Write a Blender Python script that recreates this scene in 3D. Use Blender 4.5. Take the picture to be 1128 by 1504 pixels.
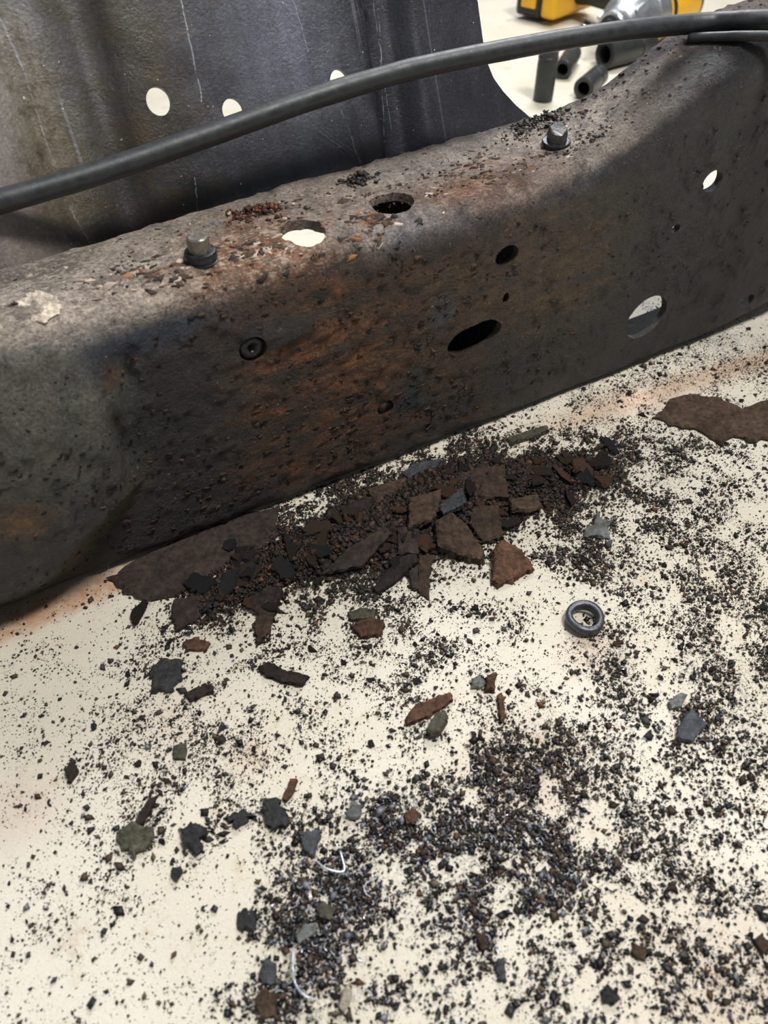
import bpy, bmesh, math, random
import numpy as np
from mathutils import Vector, Matrix

random.seed(7); RNG = np.random.default_rng(11)
for o in list(bpy.data.objects): bpy.data.objects.remove(o)
SC = bpy.context.scene
COL = SC.collection

# ------------------------------------------------------------------ camera
H, PITCH, FPX = 0.40, math.radians(46), 1150.0
cam_d = bpy.data.cameras.new('camera'); cam = bpy.data.objects.new('camera', cam_d); COL.objects.link(cam)
cam.location = (0, 0, H); cam.rotation_euler = (math.pi/2 - PITCH, 0, 0)
cam_d.sensor_fit = 'VERTICAL'; cam_d.sensor_height = 36; cam_d.sensor_width = 27; cam_d.lens = FPX/1504*36
cam_d.clip_start = .01; cam_d.clip_end = 60
cam_d.dof.use_dof = True; cam_d.dof.focus_distance = .54; cam_d.dof.aperture_fstop = 9
SC.camera = cam
# ------------------------------------------------------------------ world, lights, exposure
w = bpy.data.worlds.new('world'); SC.world = w; w.use_nodes = True
w.node_tree.nodes['Background'].inputs[0].default_value = (.86, .93, 1, 1)
w.node_tree.nodes['Background'].inputs[1].default_value = .13
def area(name, loc, target, sx, sy, power, col):
    l = bpy.data.lights.new(name, 'AREA'); l.shape = 'RECTANGLE'; l.size = sx; l.size_y = sy; l.energy = power; l.color = col
    o = bpy.data.objects.new(name, l); COL.objects.link(o); o.location = loc
    o.rotation_euler = (Vector(target) - Vector(loc)).to_track_quat('-Z', 'Y').to_euler(); return o
area('ceiling_light_back', (.35, 1.85, 1.5), (.0, .5, .1), .6, .6, 30, (.96, .98, 1))
area('ceiling_light_main', (.62, .30, 1.9), (.1, .5, .05), .4, .4, 38, (1, .98, .95))
area('ceiling_light_left', (-1.2, -.5, 1.3), (-.1, .5, .1), .5, .5, 3, (.88, .94, 1))
vs = SC.view_settings
vs.view_transform = 'Standard'; vs.look = 'None'; vs.gamma = 1; vs.use_curve_mapping = False; vs.exposure = 0.0

# ------------------------------------------------------------------ maths helpers
R_ = np.array([1., 0, 0]); F_ = np.array([0, math.cos(PITCH), -math.sin(PITCH)]); U_ = np.cross(R_, F_); C_ = np.array([0, 0, H])
def ray(x, y): return F_ + (x-564)/FPX*R_ + (752-y)/FPX*U_
def fl(x, y, z=0.0):
    d = ray(x, y); return C_ + d*((z-H)/d[2])
A = fl(0, 905); _u = fl(680, 640) - A; YAW = math.atan2(_u[1], _u[0])
u_ = np.array([math.cos(YAW), math.sin(YAW), 0]); b_ = np.array([-math.sin(YAW), math.cos(YAW), 0])   # along the rail, away from the lens
def web(x, y, o=0.0):                       # photo point on the upright plane o metres behind the rail face -> (s, z)
    d = ray(x, y); t = ((A - C_)@b_ + o)/(d@b_); q = C_ + d*t; return (q-A)@u_, q[2]
def top(x, y, z=.184):                      # photo point on a level plane -> (s, o)
    q = fl(x, y, z); return (q-A)@u_, (q-A)@b_
def loc2w(s, o, z): return A + u_*s + b_*o + np.array([0, 0, z])
def sm(a, b, x):
    t = np.clip((x-a)/(b-a), 0, 1); return t*t*(3-2*t)
def vnoise(P, seed=0):
    P = np.asarray(P, float); I = np.floor(P).astype(np.int64); f = P-I; f = f*f*(3-2*f)
    def h(i, j, k):
        n = (i*374761393 + j*668265263 + k*2147483647 + seed*1274126177) & 0x7fffffff
        n = ((n ^ (n >> 13))*1274126177) & 0x7fffffff
        n = ((n ^ (n >> 16))*668265263) & 0x7fffffff
        return ((n ^ (n >> 15)) & 0xffff)/65535.
    r = 0
    for a in (0, 1):
        for b in (0, 1):
            for c in (0, 1):
                wt = (f[:, 0] if a else 1-f[:, 0])*(f[:, 1] if b else 1-f[:, 1])*(f[:, 2] if c else 1-f[:, 2])
                r = r + wt*h(I[:, 0]+a, I[:, 1]+b, I[:, 2]+c)
    return r
def fbm(P, octv=4, seed=0):
    P = np.asarray(P, float); a, s, t = .5, 0, 0
    for k in range(octv): s = s + a*vnoise(P*2**k, seed+k); t += a; a *= .5
    return s/t                                # 0..1
def lin(r, g, b):
    f = lambda c: (c/255/12.92 if c/255 <= .04045 else ((c/255+.055)/1.055)**2.4)
    return (f(r), f(g), f(b))

# ------------------------------------------------------------------ materials
class NT:
    def __init__(s, name):
        s.m = bpy.data.materials.new(name); s.m.use_nodes = True; s.t = s.m.node_tree
        s.p = s.t.nodes['Principled BSDF']; s.co = s.n('ShaderNodeTexCoord')
    def n(s, typ, **k):
        n = s.t.nodes.new(typ)
        for a, v in k.items(): setattr(n, a, v)
        return n
    def set(s, sock, v):
        if hasattr(v, 'is_output') or isinstance(v, bpy.types.NodeSocket): s.t.links.new(v, sock)
        else:
            if isinstance(v, tuple) and len(v) == 3 and sock.type == 'RGBA': v = (*v, 1)
            sock.default_value = v
    def noise(s, scale, detail=4, rough=.6, vec=None, stretch=None, rot=None, dist=0):
        n = s.n('ShaderNodeTexNoise'); n.inputs['Scale'].default_value = scale; n.inputs['Detail'].default_value = detail
        n.inputs['Roughness'].default_value = rough; n.inputs['Distortion'].default_value = dist
        v = vec or s.co.outputs['Object']
        if stretch:
            mp = s.n('ShaderNodeMapping'); mp.inputs['Scale'].default_value = stretch
            if rot: mp.inputs['Rotation'].default_value = rot
            s.t.links.new(v, mp.inputs['Vector']); v = mp.outputs[0]
        s.t.links.new(v, n.inputs['Vector']); return n.outputs['Fac']
    def ramp(s, v, a, b, lo=0., hi=1.):
        n = s.n('ShaderNodeMapRange'); n.clamp = True
        for i, x in enumerate((v, a, b, lo, hi)): s.set(n.inputs[i], x)
        return n.outputs[0]
    def math(s, op, a, b=0.):
        n = s.n('ShaderNodeMath', operation=op); s.set(n.inputs[0], a); s.set(n.inputs[1], b); return n.outputs[0]
    def mix(s, f, a, b, mode='MIX'):
        n = s.n('ShaderNodeMix', data_type='RGBA', blend_type=mode)
        s.set(n.inputs[0], f); s.set(n.inputs[6], a); s.set(n.inputs[7], b); return n.outputs[2]
    def attr(s, name): return s.n('ShaderNodeAttribute', attribute_name=name)
    def bump(s, h, strength=.5, dist=.001, prev=None):
        n = s.n('ShaderNodeBump'); n.inputs['Strength'].default_value = strength; n.inputs['Distance'].default_value = dist
        s.t.links.new(h, n.inputs['Height'])
        if prev: s.t.links.new(prev, n.inputs['Normal'])
        return n.outputs[0]
    def done(s, base, rough=.6, metal=0., normal=None, spec=.5):
        s.set(s.p.inputs['Base Color'], base); s.set(s.p.inputs['Roughness'], rough); s.set(s.p.inputs['Metallic'], metal)
        s.p.inputs['Specular IOR Level'].default_value = spec
        if normal: s.t.links.new(normal, s.p.inputs['Normal'])
        return s.m

def mat_rail():
    t = NT('rusty_frame_steel')
    base = t.attr('Base'); rust = t.attr('Rust'); aux = t.attr('Aux')
    sep = t.n('ShaderNodeSeparateColor'); t.t.links.new(aux.outputs['Color'], sep.inputs[0])
    st = t.noise(70, 8, .72, stretch=(.2, 1, 1.1), rot=(0, .3, 0), dist=.8)
    st2 = t.noise(190, 5, .7, stretch=(.13, 1, 1), rot=(0, .42, 0), dist=.5)
    sp = t.noise(260, 6, .75)
    m = t.math('ADD', st, t.math('MULTIPLY', sp, .55))
    amt = t.math('MULTIPLY', t.ramp(m, .74, .94), sep.outputs[0])
    c = t.mix(amt, base.outputs['Color'], rust.outputs['Color'])
    c = t.mix(t.math('MULTIPLY', t.ramp(st2, .58, .70), t.math('MULTIPLY', sep.outputs[0], .75)), c, rust.outputs['Color'])
    n2 = t.noise(560, 5, .75)
    c = t.mix(1., c, t.mix(t.ramp(n2, .32, .68), (.40, .40, .40), (1.65, 1.62, 1.58)), 'MULTIPLY')
    n3 = t.noise(60, 8, .72)
    c = t.mix(1., c, t.mix(t.ramp(n3, .32, .68), (.50, .50, .52), (1.42, 1.4, 1.36)), 'MULTIPLY')
    # pale scraped flecks where the Aux blue channel asks for them
    fl_ = t.noise(420, 5, .75, stretch=(.6, 1.3, 1.3), rot=(.2, .4, .7)); f2 = t.noise(60, 3, .6)
    c = t.mix(t.math('MULTIPLY', t.ramp(t.math('ADD', fl_, t.math('MULTIPLY', f2, .35)), .70, .76), sep.outputs[2]), c, lin(232, 218, 202))
    gr = t.math('MULTIPLY', t.ramp(t.noise(130, 7, .78), .50, .60), t.ramp(t.noise(26, 4, .6), .40, .60)); c = t.mix(t.math('MULTIPLY', gr, .6), c, lin(52, 46, 42))
    # tiny bare metal spots and dark pits
    sk = t.noise(520, 2, .5); c = t.mix(t.ramp(sk, .735, .765), c, lin(170, 165, 160))
    pit = t.ramp(t.noise(210, 3, .6), .27, .34); c = t.mix(1., c, t.mix(pit, (.3, .3, .3), (1., 1., 1.)), 'MULTIPLY')
    h = t.math('ADD', t.math('MULTIPLY', t.noise(300, 8, .75), 1.2), t.math('MULTIPLY', n2, .5))
    nm = t.bump(h, 1., .003)
    nm = t.bump(t.noise(110, 4, .6), .5, .003, nm)
    nm = t.bump(st, .2, .002, nm)
    return t.done(c, t.math('ADD', sep.outputs[1], t.math('MULTIPLY', n2, .25)), 0., nm, .6)

def mat_panel(lines=()):
    t = NT('dark_panel_steel')
    base = t.attr('Base')
    v = t.noise(40, 7, .7, stretch=(1, .12, .12)); g = t.noise(520, 5, .7); b = t.noise(14, 5, .65)
    c = t.mix(1., base.outputs['Color'], t.mix(t.ramp(v, .3, .7), (.55, .55, .56), (1.45, 1.46, 1.5)), 'MULTIPLY')
    c = t.mix(1., c, t.mix(t.ramp(g, .3, .7), (.72, .72, .72), (1.28, 1.28, 1.28)), 'MULTIPLY')
    dn = t.noise(60, 8, .78); dirt = t.math('MULTIPLY', t.ramp(dn, .48, .64), t.attr('Aux').outputs['Fac'])
    c = t.mix(dirt, c, lin(74, 64, 44))
    sc = t.noise(150, 2, .5, stretch=(1.4, .02, .02), rot=(0, .08, 0))
    c = t.mix(t.math('MULTIPLY', t.ramp(sc, .70, .74), .35), c, lin(150, 155, 165))
    sk = t.noise(420, 2, .5); c = t.mix(t.ramp(sk, .745, .77), c, lin(200, 205, 210))
    xyz = t.n('ShaderNodeSeparateXYZ'); t.t.links.new(t.co.outputs['Object'], xyz.inputs[0]); wob = t.math('MULTIPLY', t.math('SUBTRACT', t.noise(60, 3, .6), .5), .004); brk = t.ramp(t.noise(220, 4, .75), .42, .54)
    for (s0, z0, s1, z1, wd, k) in lines:      # long scrapes in the coating
        kx = (s1-s0)/(z1-z0); d = t.math('ABSOLUTE', t.math('ADD', t.math('SUBTRACT', xyz.outputs[0], t.math('ADD', t.math('MULTIPLY', xyz.outputs[2], kx), s0-kx*z0)), wob))
        f = t.math('MULTIPLY', t.ramp(d, wd, wd*.4), t.math('MULTIPLY', t.math('GREATER_THAN', xyz.outputs[2], min(z0, z1)), t.math('LESS_THAN', xyz.outputs[2], max(z0, z1))))
        c = t.mix(t.math('MULTIPLY', t.math('MULTIPLY', f, brk), k*.75), c, lin(165, 171, 182))
    nm = t.bump(t.math('ADD', g, t.math('MULTIPLY', dn, 1.6)), .45, .0009)
    return t.done(c, t.ramp(b, .3, .7, .30, .52), .35, nm, .6)

def mat_floor():
    t = NT('pale_floor'); P = t.co.outputs['Object']
    a = t.noise(5, 6, .6); b = t.noise(60, 5, .7); g = t.noise(900, 3, .6)
    c = t.mix(t.ramp(a, .35, .68), lin(208, 199, 180), lin(226, 220, 206))
    c = t.mix(t.ramp(b, .58, .8), c, lin(196, 178, 146))
    c = t.mix(t.math('MULTIPLY', t.ramp(t.noise(15, 5, .7), .60, .76), .45), c, lin(165, 138, 104))
    c = t.mix(1., c, t.mix(t.ramp(g, .3, .7), (.90, .90, .89), (1.05, 1.05, 1.05)), 'MULTIPLY')
    # pepper of dust too fine to be a grain
    pp = t.noise(1500, 2, .55); mk = t.noise(14, 4, .6)
    f = t.math('GREATER_THAN', t.math('ADD', pp, t.math('MULTIPLY', mk, .16)), .765)
    c = t.mix(t.math('MULTIPLY', f, .8), c, lin(62, 54, 46))
    dust_shade = t.attr('Dust'); sp = t.n('ShaderNodeSeparateColor'); t.t.links.new(dust_shade.outputs['Color'], sp.inputs[0])
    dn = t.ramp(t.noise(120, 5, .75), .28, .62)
    c = t.mix(t.math('MULTIPLY', sp.outputs[0], t.math('ADD', t.math('MULTIPLY', dn, .6), .4)), c, lin(172, 128, 94))  # tan of the dust patches, also used for the rail's painted shadow
    c = t.mix(t.math('MULTIPLY', sp.outputs[1], t.ramp(t.noise(520, 5, .75), .46, .62)), c, lin(58, 44, 34))
    nm = t.bump(t.math('ADD', g, b), .25, .0006)
    return t.done(c, .62, 0., nm, .3)

def mat_flake(name, c1, c2, rough=.8, sc=260, spec=.3, metal=0.):
    t = NT(name)
    oi = t.n('ShaderNodeObjectInfo')
    n = t.noise(sc, 6, .7); n2 = t.noise(sc*.25, 4, .6)
    c = t.mix(t.ramp(n, .33, .68), lin(*c1), lin(*c2))
    c = t.mix(1., c, t.mix(t.ramp(n2, .3, .7), (.6, .6, .6), (1.3, 1.3, 1.3)), 'MULTIPLY')
    br = t.n('ShaderNodeMapRange'); t.t.links.new(oi.outputs['Random'], br.inputs[0]); br.inputs[3].default_value = .7; br.inputs[4].default_value = 1.3
    hs = t.n('ShaderNodeHueSaturation'); t.t.links.new(br.outputs[0], hs.inputs['Value']); t.t.links.new(c, hs.inputs['Color'])
    nm = t.bump(n, .9, .002)
    return t.done(hs.outputs[0], rough, metal, nm, spec)

def mat_vcol(name, rough, metal, spec=.4, bumpy=True):
    t = NT(name); c = t.attr('Col').outputs['Color']
    nm = t.bump(t.noise(1500, 2, .5), .4, .0004) if bumpy else None
    return t.done(c, rough, metal, nm, spec)

def mat_simple(name, col, rough=.5, metal=0., var=.25, sc=120, bump=.2, spec=.5):
    t = NT(name); n = t.noise(sc, 5, .65)
    c = t.mix(1., lin(*col), t.mix(t.ramp(n, .3, .7), (1-var,)*3, (1+var,)*3), 'MULTIPLY')
    return t.done(c, t.ramp(n, .3, .7, max(.05, rough-.08), rough+.08), metal, t.bump(n, bump, .0008), spec)

M = {}
M['rail'] = mat_rail(); M['floor'] = mat_floor()
M['brown'] = mat_flake('rust_brown', (48, 38, 31), (84, 67, 54))
M['dark'] = mat_flake('rust_dark', (36, 30, 27), (62, 52, 46))
M['red'] = mat_flake('rust_red', (58, 42, 34), (104, 74, 56))
M['black'] = mat_flake('scale_black', (27, 27, 29), (54, 53, 54), .55, 300, .5)
M['blue'] = mat_flake('scale_blue', (38, 40, 44), (74, 77, 82), .5, 220, .5)
M['grey'] = mat_flake('scale_grey', (78, 80, 80), (128, 130, 126), .6, 220, .4)
M['olive'] = mat_flake('scale_olive', (58, 56, 46), (92, 88, 74), .75, 260, .3)
M['pale'] = mat_flake('bare_metal_flake', (140, 128, 112), (214, 202, 184), .4, 300, .5, .3)
M['crumb'] = mat_vcol('rust_crumbs', .75, 0.); M['grit'] = mat_vcol('metal_grit', .5, .15)
M['swarf'] = mat_vcol('bright_swarf', .28, .4, .8, False)
M['hose'] = mat_simple('black_rubber_hose', (44, 46, 49), .5, 0., .4, 160, .35)
M['socket'] = mat_simple('black_oxide_steel', (54, 56, 56), .42, .35, .2, 90, .1)
M['bore'] = mat_simple('dark_bore', (22, 22, 22), .7)
M['chrome'] = mat_simple('chromed_steel', (200, 205, 212), .18, 1., .08)
M['ring'] = mat_simple('blued_ring_steel', (82, 84, 89), .38, .6, .35, 300, .45)
M['bolt'] = mat_simple('dirty_bolt_steel', (122, 116, 108), .38, .55, .45, 300, .5)
M['boltdark'] = mat_simple('oily_bolt_steel', (46, 47, 50), .3, .4, .4, 300, .5)
M['boltmid'] = mat_simple('worn_dark_bolt_steel', (86, 86, 88), .28, .5, .55, 260, .6)
M['yellow'] = mat_simple('yellow_plastic', (236, 178, 24), .45, 0., .06, 60, .05)
M['blackpl'] = mat_simple('black_plastic', (28, 28, 30), .5, 0., .15, 200, .2)
M['alu'] = mat_simple('cast_aluminium', (176, 180, 184), .38, .8, .12, 150, .15)

# ------------------------------------------------------------------ object helpers
def link(name, me, mat=None, parent=None):
    o = bpy.data.objects.new(name, me); COL.objects.link(o)
    if mat is not None and me is not None and not me.materials: me.materials.append(mat)
    if parent: o.parent = parent
    return o
def tag(o, label, cat, group=None, kind=None):
    o['label'] = label; o['category'] = cat
    if group: o['group'] = group
    if kind: o['kind'] = kind
    return o
def empty(name, l, rz=0.0):
    o = bpy.data.objects.new(name, None); COL.objects.link(o); o.location = l; o.rotation_euler = (0, 0, rz); o.empty_display_size = .02; return o
def mesh(name, V, Fc, smooth=True):
    me = bpy.data.meshes.new(name); me.from_pydata([tuple(v) for v in V], [], [tuple(f) for f in Fc]); me.update()
    if smooth: me.polygons.foreach_set('use_smooth', [True]*len(me.polygons))
    return me
def fast_mesh(name, V, T, col=None):          # numpy triangles
    me = bpy.data.meshes.new(name); nv, nt = len(V), len(T)
    me.vertices.add(nv); me.vertices.foreach_set('co', np.ascontiguousarray(V, dtype=np.float32).ravel())
    me.loops.add(nt*3); me.loops.foreach_set('vertex_index', np.ascontiguousarray(T, dtype=np.int32).ravel())
    me.polygons.add(nt); me.polygons.foreach_set('loop_start', np.arange(0, nt*3, 3, dtype=np.int32))
    me.update(calc_edges=True)
    if col is not None: setcol(me, 'Col', col)
    return me
def setcol(me, name, c):
    a = me.attributes.new(name, 'FLOAT_COLOR', 'POINT'); c = np.asarray(c, dtype=np.float32)
    if c.shape[1] == 3: c = np.concatenate([c, np.ones((len(c), 1), np.float32)], 1)
    a.data.foreach_set('color', np.ascontiguousarray(c).ravel())
def lathe(prof, n=40, closed=False):          # prof: (r, z) pairs
    V, Fc = [], []
    for r, z in prof:
        for k in range(n): a = 2*math.pi*k/n; V.append((r*math.cos(a), r*math.sin(a), z))
    m = len(prof)
    for i in range(m if closed else m-1):
        j = (i+1) % m
        for k in range(n): Fc.append((i*n+k, i*n+(k+1) % n, j*n+(k+1) % n, j*n+k))
    if not closed:
        Fc.append(tuple(reversed(range(n)))); Fc.append(tuple((m-1)*n+k for k in range(n)))
    return V, Fc
def tube(pts, rad, n=20):
    P = [Vector(p) for p in pts]; V, Fc = [], []; up = Vector((0, 0, 1))
    for i, p in enumerate(P):
        d = (P[min(i+1, len(P)-1)] - P[max(i-1, 0)]).normalized()
        x = d.cross(up).normalized(); y = x.cross(d)
        r = rad[i] if hasattr(rad, '__len__') else rad
        for k in range(n): a = 2*math.pi*k/n; V.append(p + x*(r*math.cos(a)) + y*(r*math.sin(a)))
    for i in range(len(P)-1):
        for k in range(n): Fc.append((i*n+k, i*n+(k+1) % n, (i+1)*n+(k+1) % n, (i+1)*n+k))
    Fc.append(tuple(reversed(range(n)))); Fc.append(tuple((len(P)-1)*n+k for k in range(n)))
    return V, Fc
def catmull(pts, per=12):
    P = [np.array(p, float) for p in pts]; P = [2*P[0]-P[1]] + P + [2*P[-1]-P[-2]]; out = []
    for i in range(1, len(P)-2):
        for k in range(per):
            t = k/per; a, b, c, d = P[i-1:i+3]
            out.append(.5*((2*b) + (-a+c)*t + (2*a-5*b+4*c-d)*t*t + (-a+3*b-3*c+d)*t**3))
    out.append(P[-2]); return out
def auto_smooth(me, deg=35):
    me.polygons.foreach_set('use_smooth', [True]*len(me.polygons))
    bm = bmesh.new(); bm.from_mesh(me)
    for e in bm.edges:
        if len(e.link_faces) == 2 and e.calc_face_angle(0) > math.radians(deg): e.smooth = False
    bm.to_mesh(me); bm.free()
def cut(me, cutters):                          # real holes: boolean difference, baked into a new mesh
    o = bpy.data.objects.new('blank', me); COL.objects.link(o)
    bm = bmesh.new()
    for V, Fc in cutters:
        vs_ = [bm.verts.new(v) for v in V]
        for f in Fc: bm.faces.new([vs_[i] for i in f])
    bmesh.ops.recalc_face_normals(bm, faces=bm.faces)
    cm = bpy.data.meshes.new('cutter'); bm.to_mesh(cm); bm.free()
    c = bpy.data.objects.new('cutter', cm); COL.objects.link(c)
    md = o.modifiers.new('cut', 'BOOLEAN'); md.object = c; md.operation = 'DIFFERENCE'
    try: md.solver = 'MANIFOLD'
    except Exception: md.solver = 'EXACT'
    bpy.context.view_layer.update()
    dg = bpy.context.evaluated_depsgraph_get(); r = bpy.data.meshes.new_from_object(o.evaluated_get(dg))
    if len(r.polygons) < .5*len(me.polygons):
        md.solver = 'EXACT'; bpy.context.view_layer.update(); dg = bpy.context.evaluated_depsgraph_get(); r = bpy.data.meshes.new_from_object(o.evaluated_get(dg))
    bpy.data.objects.remove(o); bpy.data.objects.remove(c); return r
def cyl_between(p, q, rx, n=32, ry=None, ax=None):   # elliptic/obround cutter from p to q
    p, q = Vector(p), Vector(q); d = (q-p).normalized()
    x = (Vector(ax) if ax else (Vector((0, 0, 1)) if abs(d.z) < .9 else Vector((1, 0, 0)))); x = (x - d*x.dot(d)).normalized(); y = d.cross(x)
    ry = ry or rx
    V = [e + x*(rx*math.cos(2*math.pi*k/n)) + y*(ry*math.sin(2*math.pi*k/n)) for e in (p, q) for k in range(n)]
    Fc = [(k, (k+1) % n, n+(k+1) % n, n+k) for k in range(n)] + [tuple(reversed(range(n))), tuple(range(n, 2*n))]
    return V, Fc
def coords(me):
    a = np.empty(len(me.vertices)*3, np.float32); me.vertices.foreach_get('co', a); return a.reshape(-1, 3).astype(float)

# ------------------------------------------------------------------ floor
def build_floor():
    # fine grid near the debris so the dust patches and painted shadow bands can follow their own shapes, coarse beyond
    xs = np.unique(np.concatenate([np.linspace(-4, -.7, 8), np.arange(-.7, .9, .008), np.linspace(.9, 4, 8)]))
    ys = np.unique(np.concatenate([np.linspace(-2, -.1, 6), np.arange(-.1, 1.2, .008), np.linspace(1.2, 6, 10)]))
    X, Y = np.meshgrid(xs, ys); V = np.stack([X.ravel(), Y.ravel(), 0*X.ravel()], 1)
    nx, ny = len(xs), len(ys); i = (np.arange(ny-1)[:, None]*nx + np.arange(nx-1)).ravel()
    T = np.concatenate([np.stack([i, i+1, i+nx+1], 1), np.stack([i, i+nx+1, i+nx], 1)])
    me = fast_mesh('floor', V, T)
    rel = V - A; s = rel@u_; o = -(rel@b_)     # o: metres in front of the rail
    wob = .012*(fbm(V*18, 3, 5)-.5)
    band = sm(-.02, .008, o)*(1-sm(.014, .022, o+wob))*(1-sm(.06, .12, s))*.95  # contact shadow along the rail's left foot, painted as a tan strip
    band2 = np.exp(-((o+wob-.028-.03*sm(.4, .8, s))/.014)**2)*sm(.36, .5, s)*.75  # rail's cast shadow at the right, painted in the same tan
    patch = np.zeros(len(V))
    for (px, py, r, a) in ((30, 1190, .022, .35), (360, 1110, .012, .4), (870, 960, .02, .3), (770, 1130, .03, .35), (250, 1060, .03, .2), (1100, 1480, .05, .25)):
        c = fl(px, py); patch = np.maximum(patch, a*np.exp(-((V[:, 0]-c[0])**2+(V[:, 1]-c[1])**2)/r**2))
    dirt = np.zeros(len(V))
    for (px, py, rx, ry, a) in ((640, 760, .11, .05, .95), (450, 830, .07, .04, .9), (830, 720, .07, .035, .75), (870, 820, .035, .03, .8), (330, 890, .04, .03, .7),
                                (890, 960, .015, .03, .75), (780, 1110, .03, .022, .75), (560, 1220, .035, .02, .7), (690, 1270, .035, .022, .6), (450, 1400, .022, .03, .7), (1090, 1020, .03, .04, .7), (1000, 640, .06, .02, .6)):
        c = fl(px, py); d = V-c; ds, do = d@u_, d@b_
        dirt = np.maximum(dirt, a*np.exp(-((ds/rx)**2+(do/ry)**2)))
    setcol(me, 'Dust', np.stack([np.clip(np.maximum(np.maximum(band, band2), patch), 0, 1), np.clip(dirt*.8, 0, 1), 0*s], 1))  # red: dust patches and the rail's painted shadow bands; green: dirt
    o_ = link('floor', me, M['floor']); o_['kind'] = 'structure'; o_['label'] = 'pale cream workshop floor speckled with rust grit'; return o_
build_floor()

# ------------------------------------------------------------------ frame
FR = tag(empty('vehicle_frame', tuple(A), YAW), 'dark rusty steel vehicle frame rail and upright panel across the floor', 'vehicle frame')
ZS = [(-.3, .19), (0, .187), (.063, .186), (.113, .184), (.3, .184), (.369, .186), (.423, .189), (.466, .198), (.502, .214), (.533, .230), (.569, .243), (.62, .251), (.70, .258), (.95, .28)]
BS = [(-.3, 0), (.50, 0), (.60, .001), (.64, .004), (.688, .011), (.78, .032), (.95, .09)]
WS = [(-.3, .062), (.075, .064), (.195, .082), (.262, .089), (.407, .092), (.452, .083), (.478, .068), (.52, .066), (.95, .062)]
def cub(tab, s):
    x = np.array([t[0] for t in tab]); y = np.array([t[1] for t in tab]); k = np.array([-.02, -.01, 0, .01, .02])
    return np.mean([np.interp(s+d, x, y) for d in k], 0)
ztop = lambda s: cub(ZS, s); zbot = lambda s: cub(BS, s); wfl = lambda s: cub(WS, s)
def profile(s, th):
    zt, zb, wf = ztop(s), zbot(s), wfl(s); rt, rb = .024, .013; out = []
    rt_, rb_ = rt-th, rb-th*.8
    for k in range(8): out.append((.055 + (rb-.055)*k/8, zb+th))
    for k in range(7):
        a = math.pi*1.5 - math.pi/2*k/6; out.append((rb + (rb_)*math.cos(a), zb+rb + rb_*math.sin(a)))
    for k in range(1, 62): out.append((th, zb+rb + (zt-rt-zb-rb)*k/62))
    for k in range(15):
        a = math.pi - math.pi/2*k/14; out.append((rt + rt_*math.cos(a), zt-rt + rt_*math.sin(a)))
    for k in range(1, 31): out.append((rt + (wf-rt)*k/30, zt-th))
    return out
def dent(P):                                   # outward push of the rail face, metres
    s, o, z = P.T; face = (1-sm(.01, .03, o))
    s0 = np.interp(z, [0, .03, .07, .10, .14, .19], [web(60, 850)[0], web(95, 815)[0], web(215, 690)[0]-.012, web(163, 640)[0], web(155, 545)[0], web(150, 500)[0]])
    wd = np.interp(z, [0, .06, .09, .13, .2], [.022, .018, .005, .008, .03])
    up = (1 - sm(.13, .185, z)*.85)*sm(.004, .035, z)
    d = .017*(1-sm(-wd, wd, s-s0))*up
    c = web(157, 600); d += -.004*np.exp(-((s-c[0])/.003)**2-((z-c[1])/.022)**2) + .003*np.exp(-((s-c[0]-.006)/.003)**2-((z-c[1])/.02)**2)
    c = web(188, 545); d += -.003*np.exp(-((s-c[0])/.004)**2-((z-c[1])/.008)**2)
    c = web(420, 485); d += .0022*np.exp(-(((s-c[0])/.025)**2+((z-c[1])/.008)**2))
    return d*face
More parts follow.
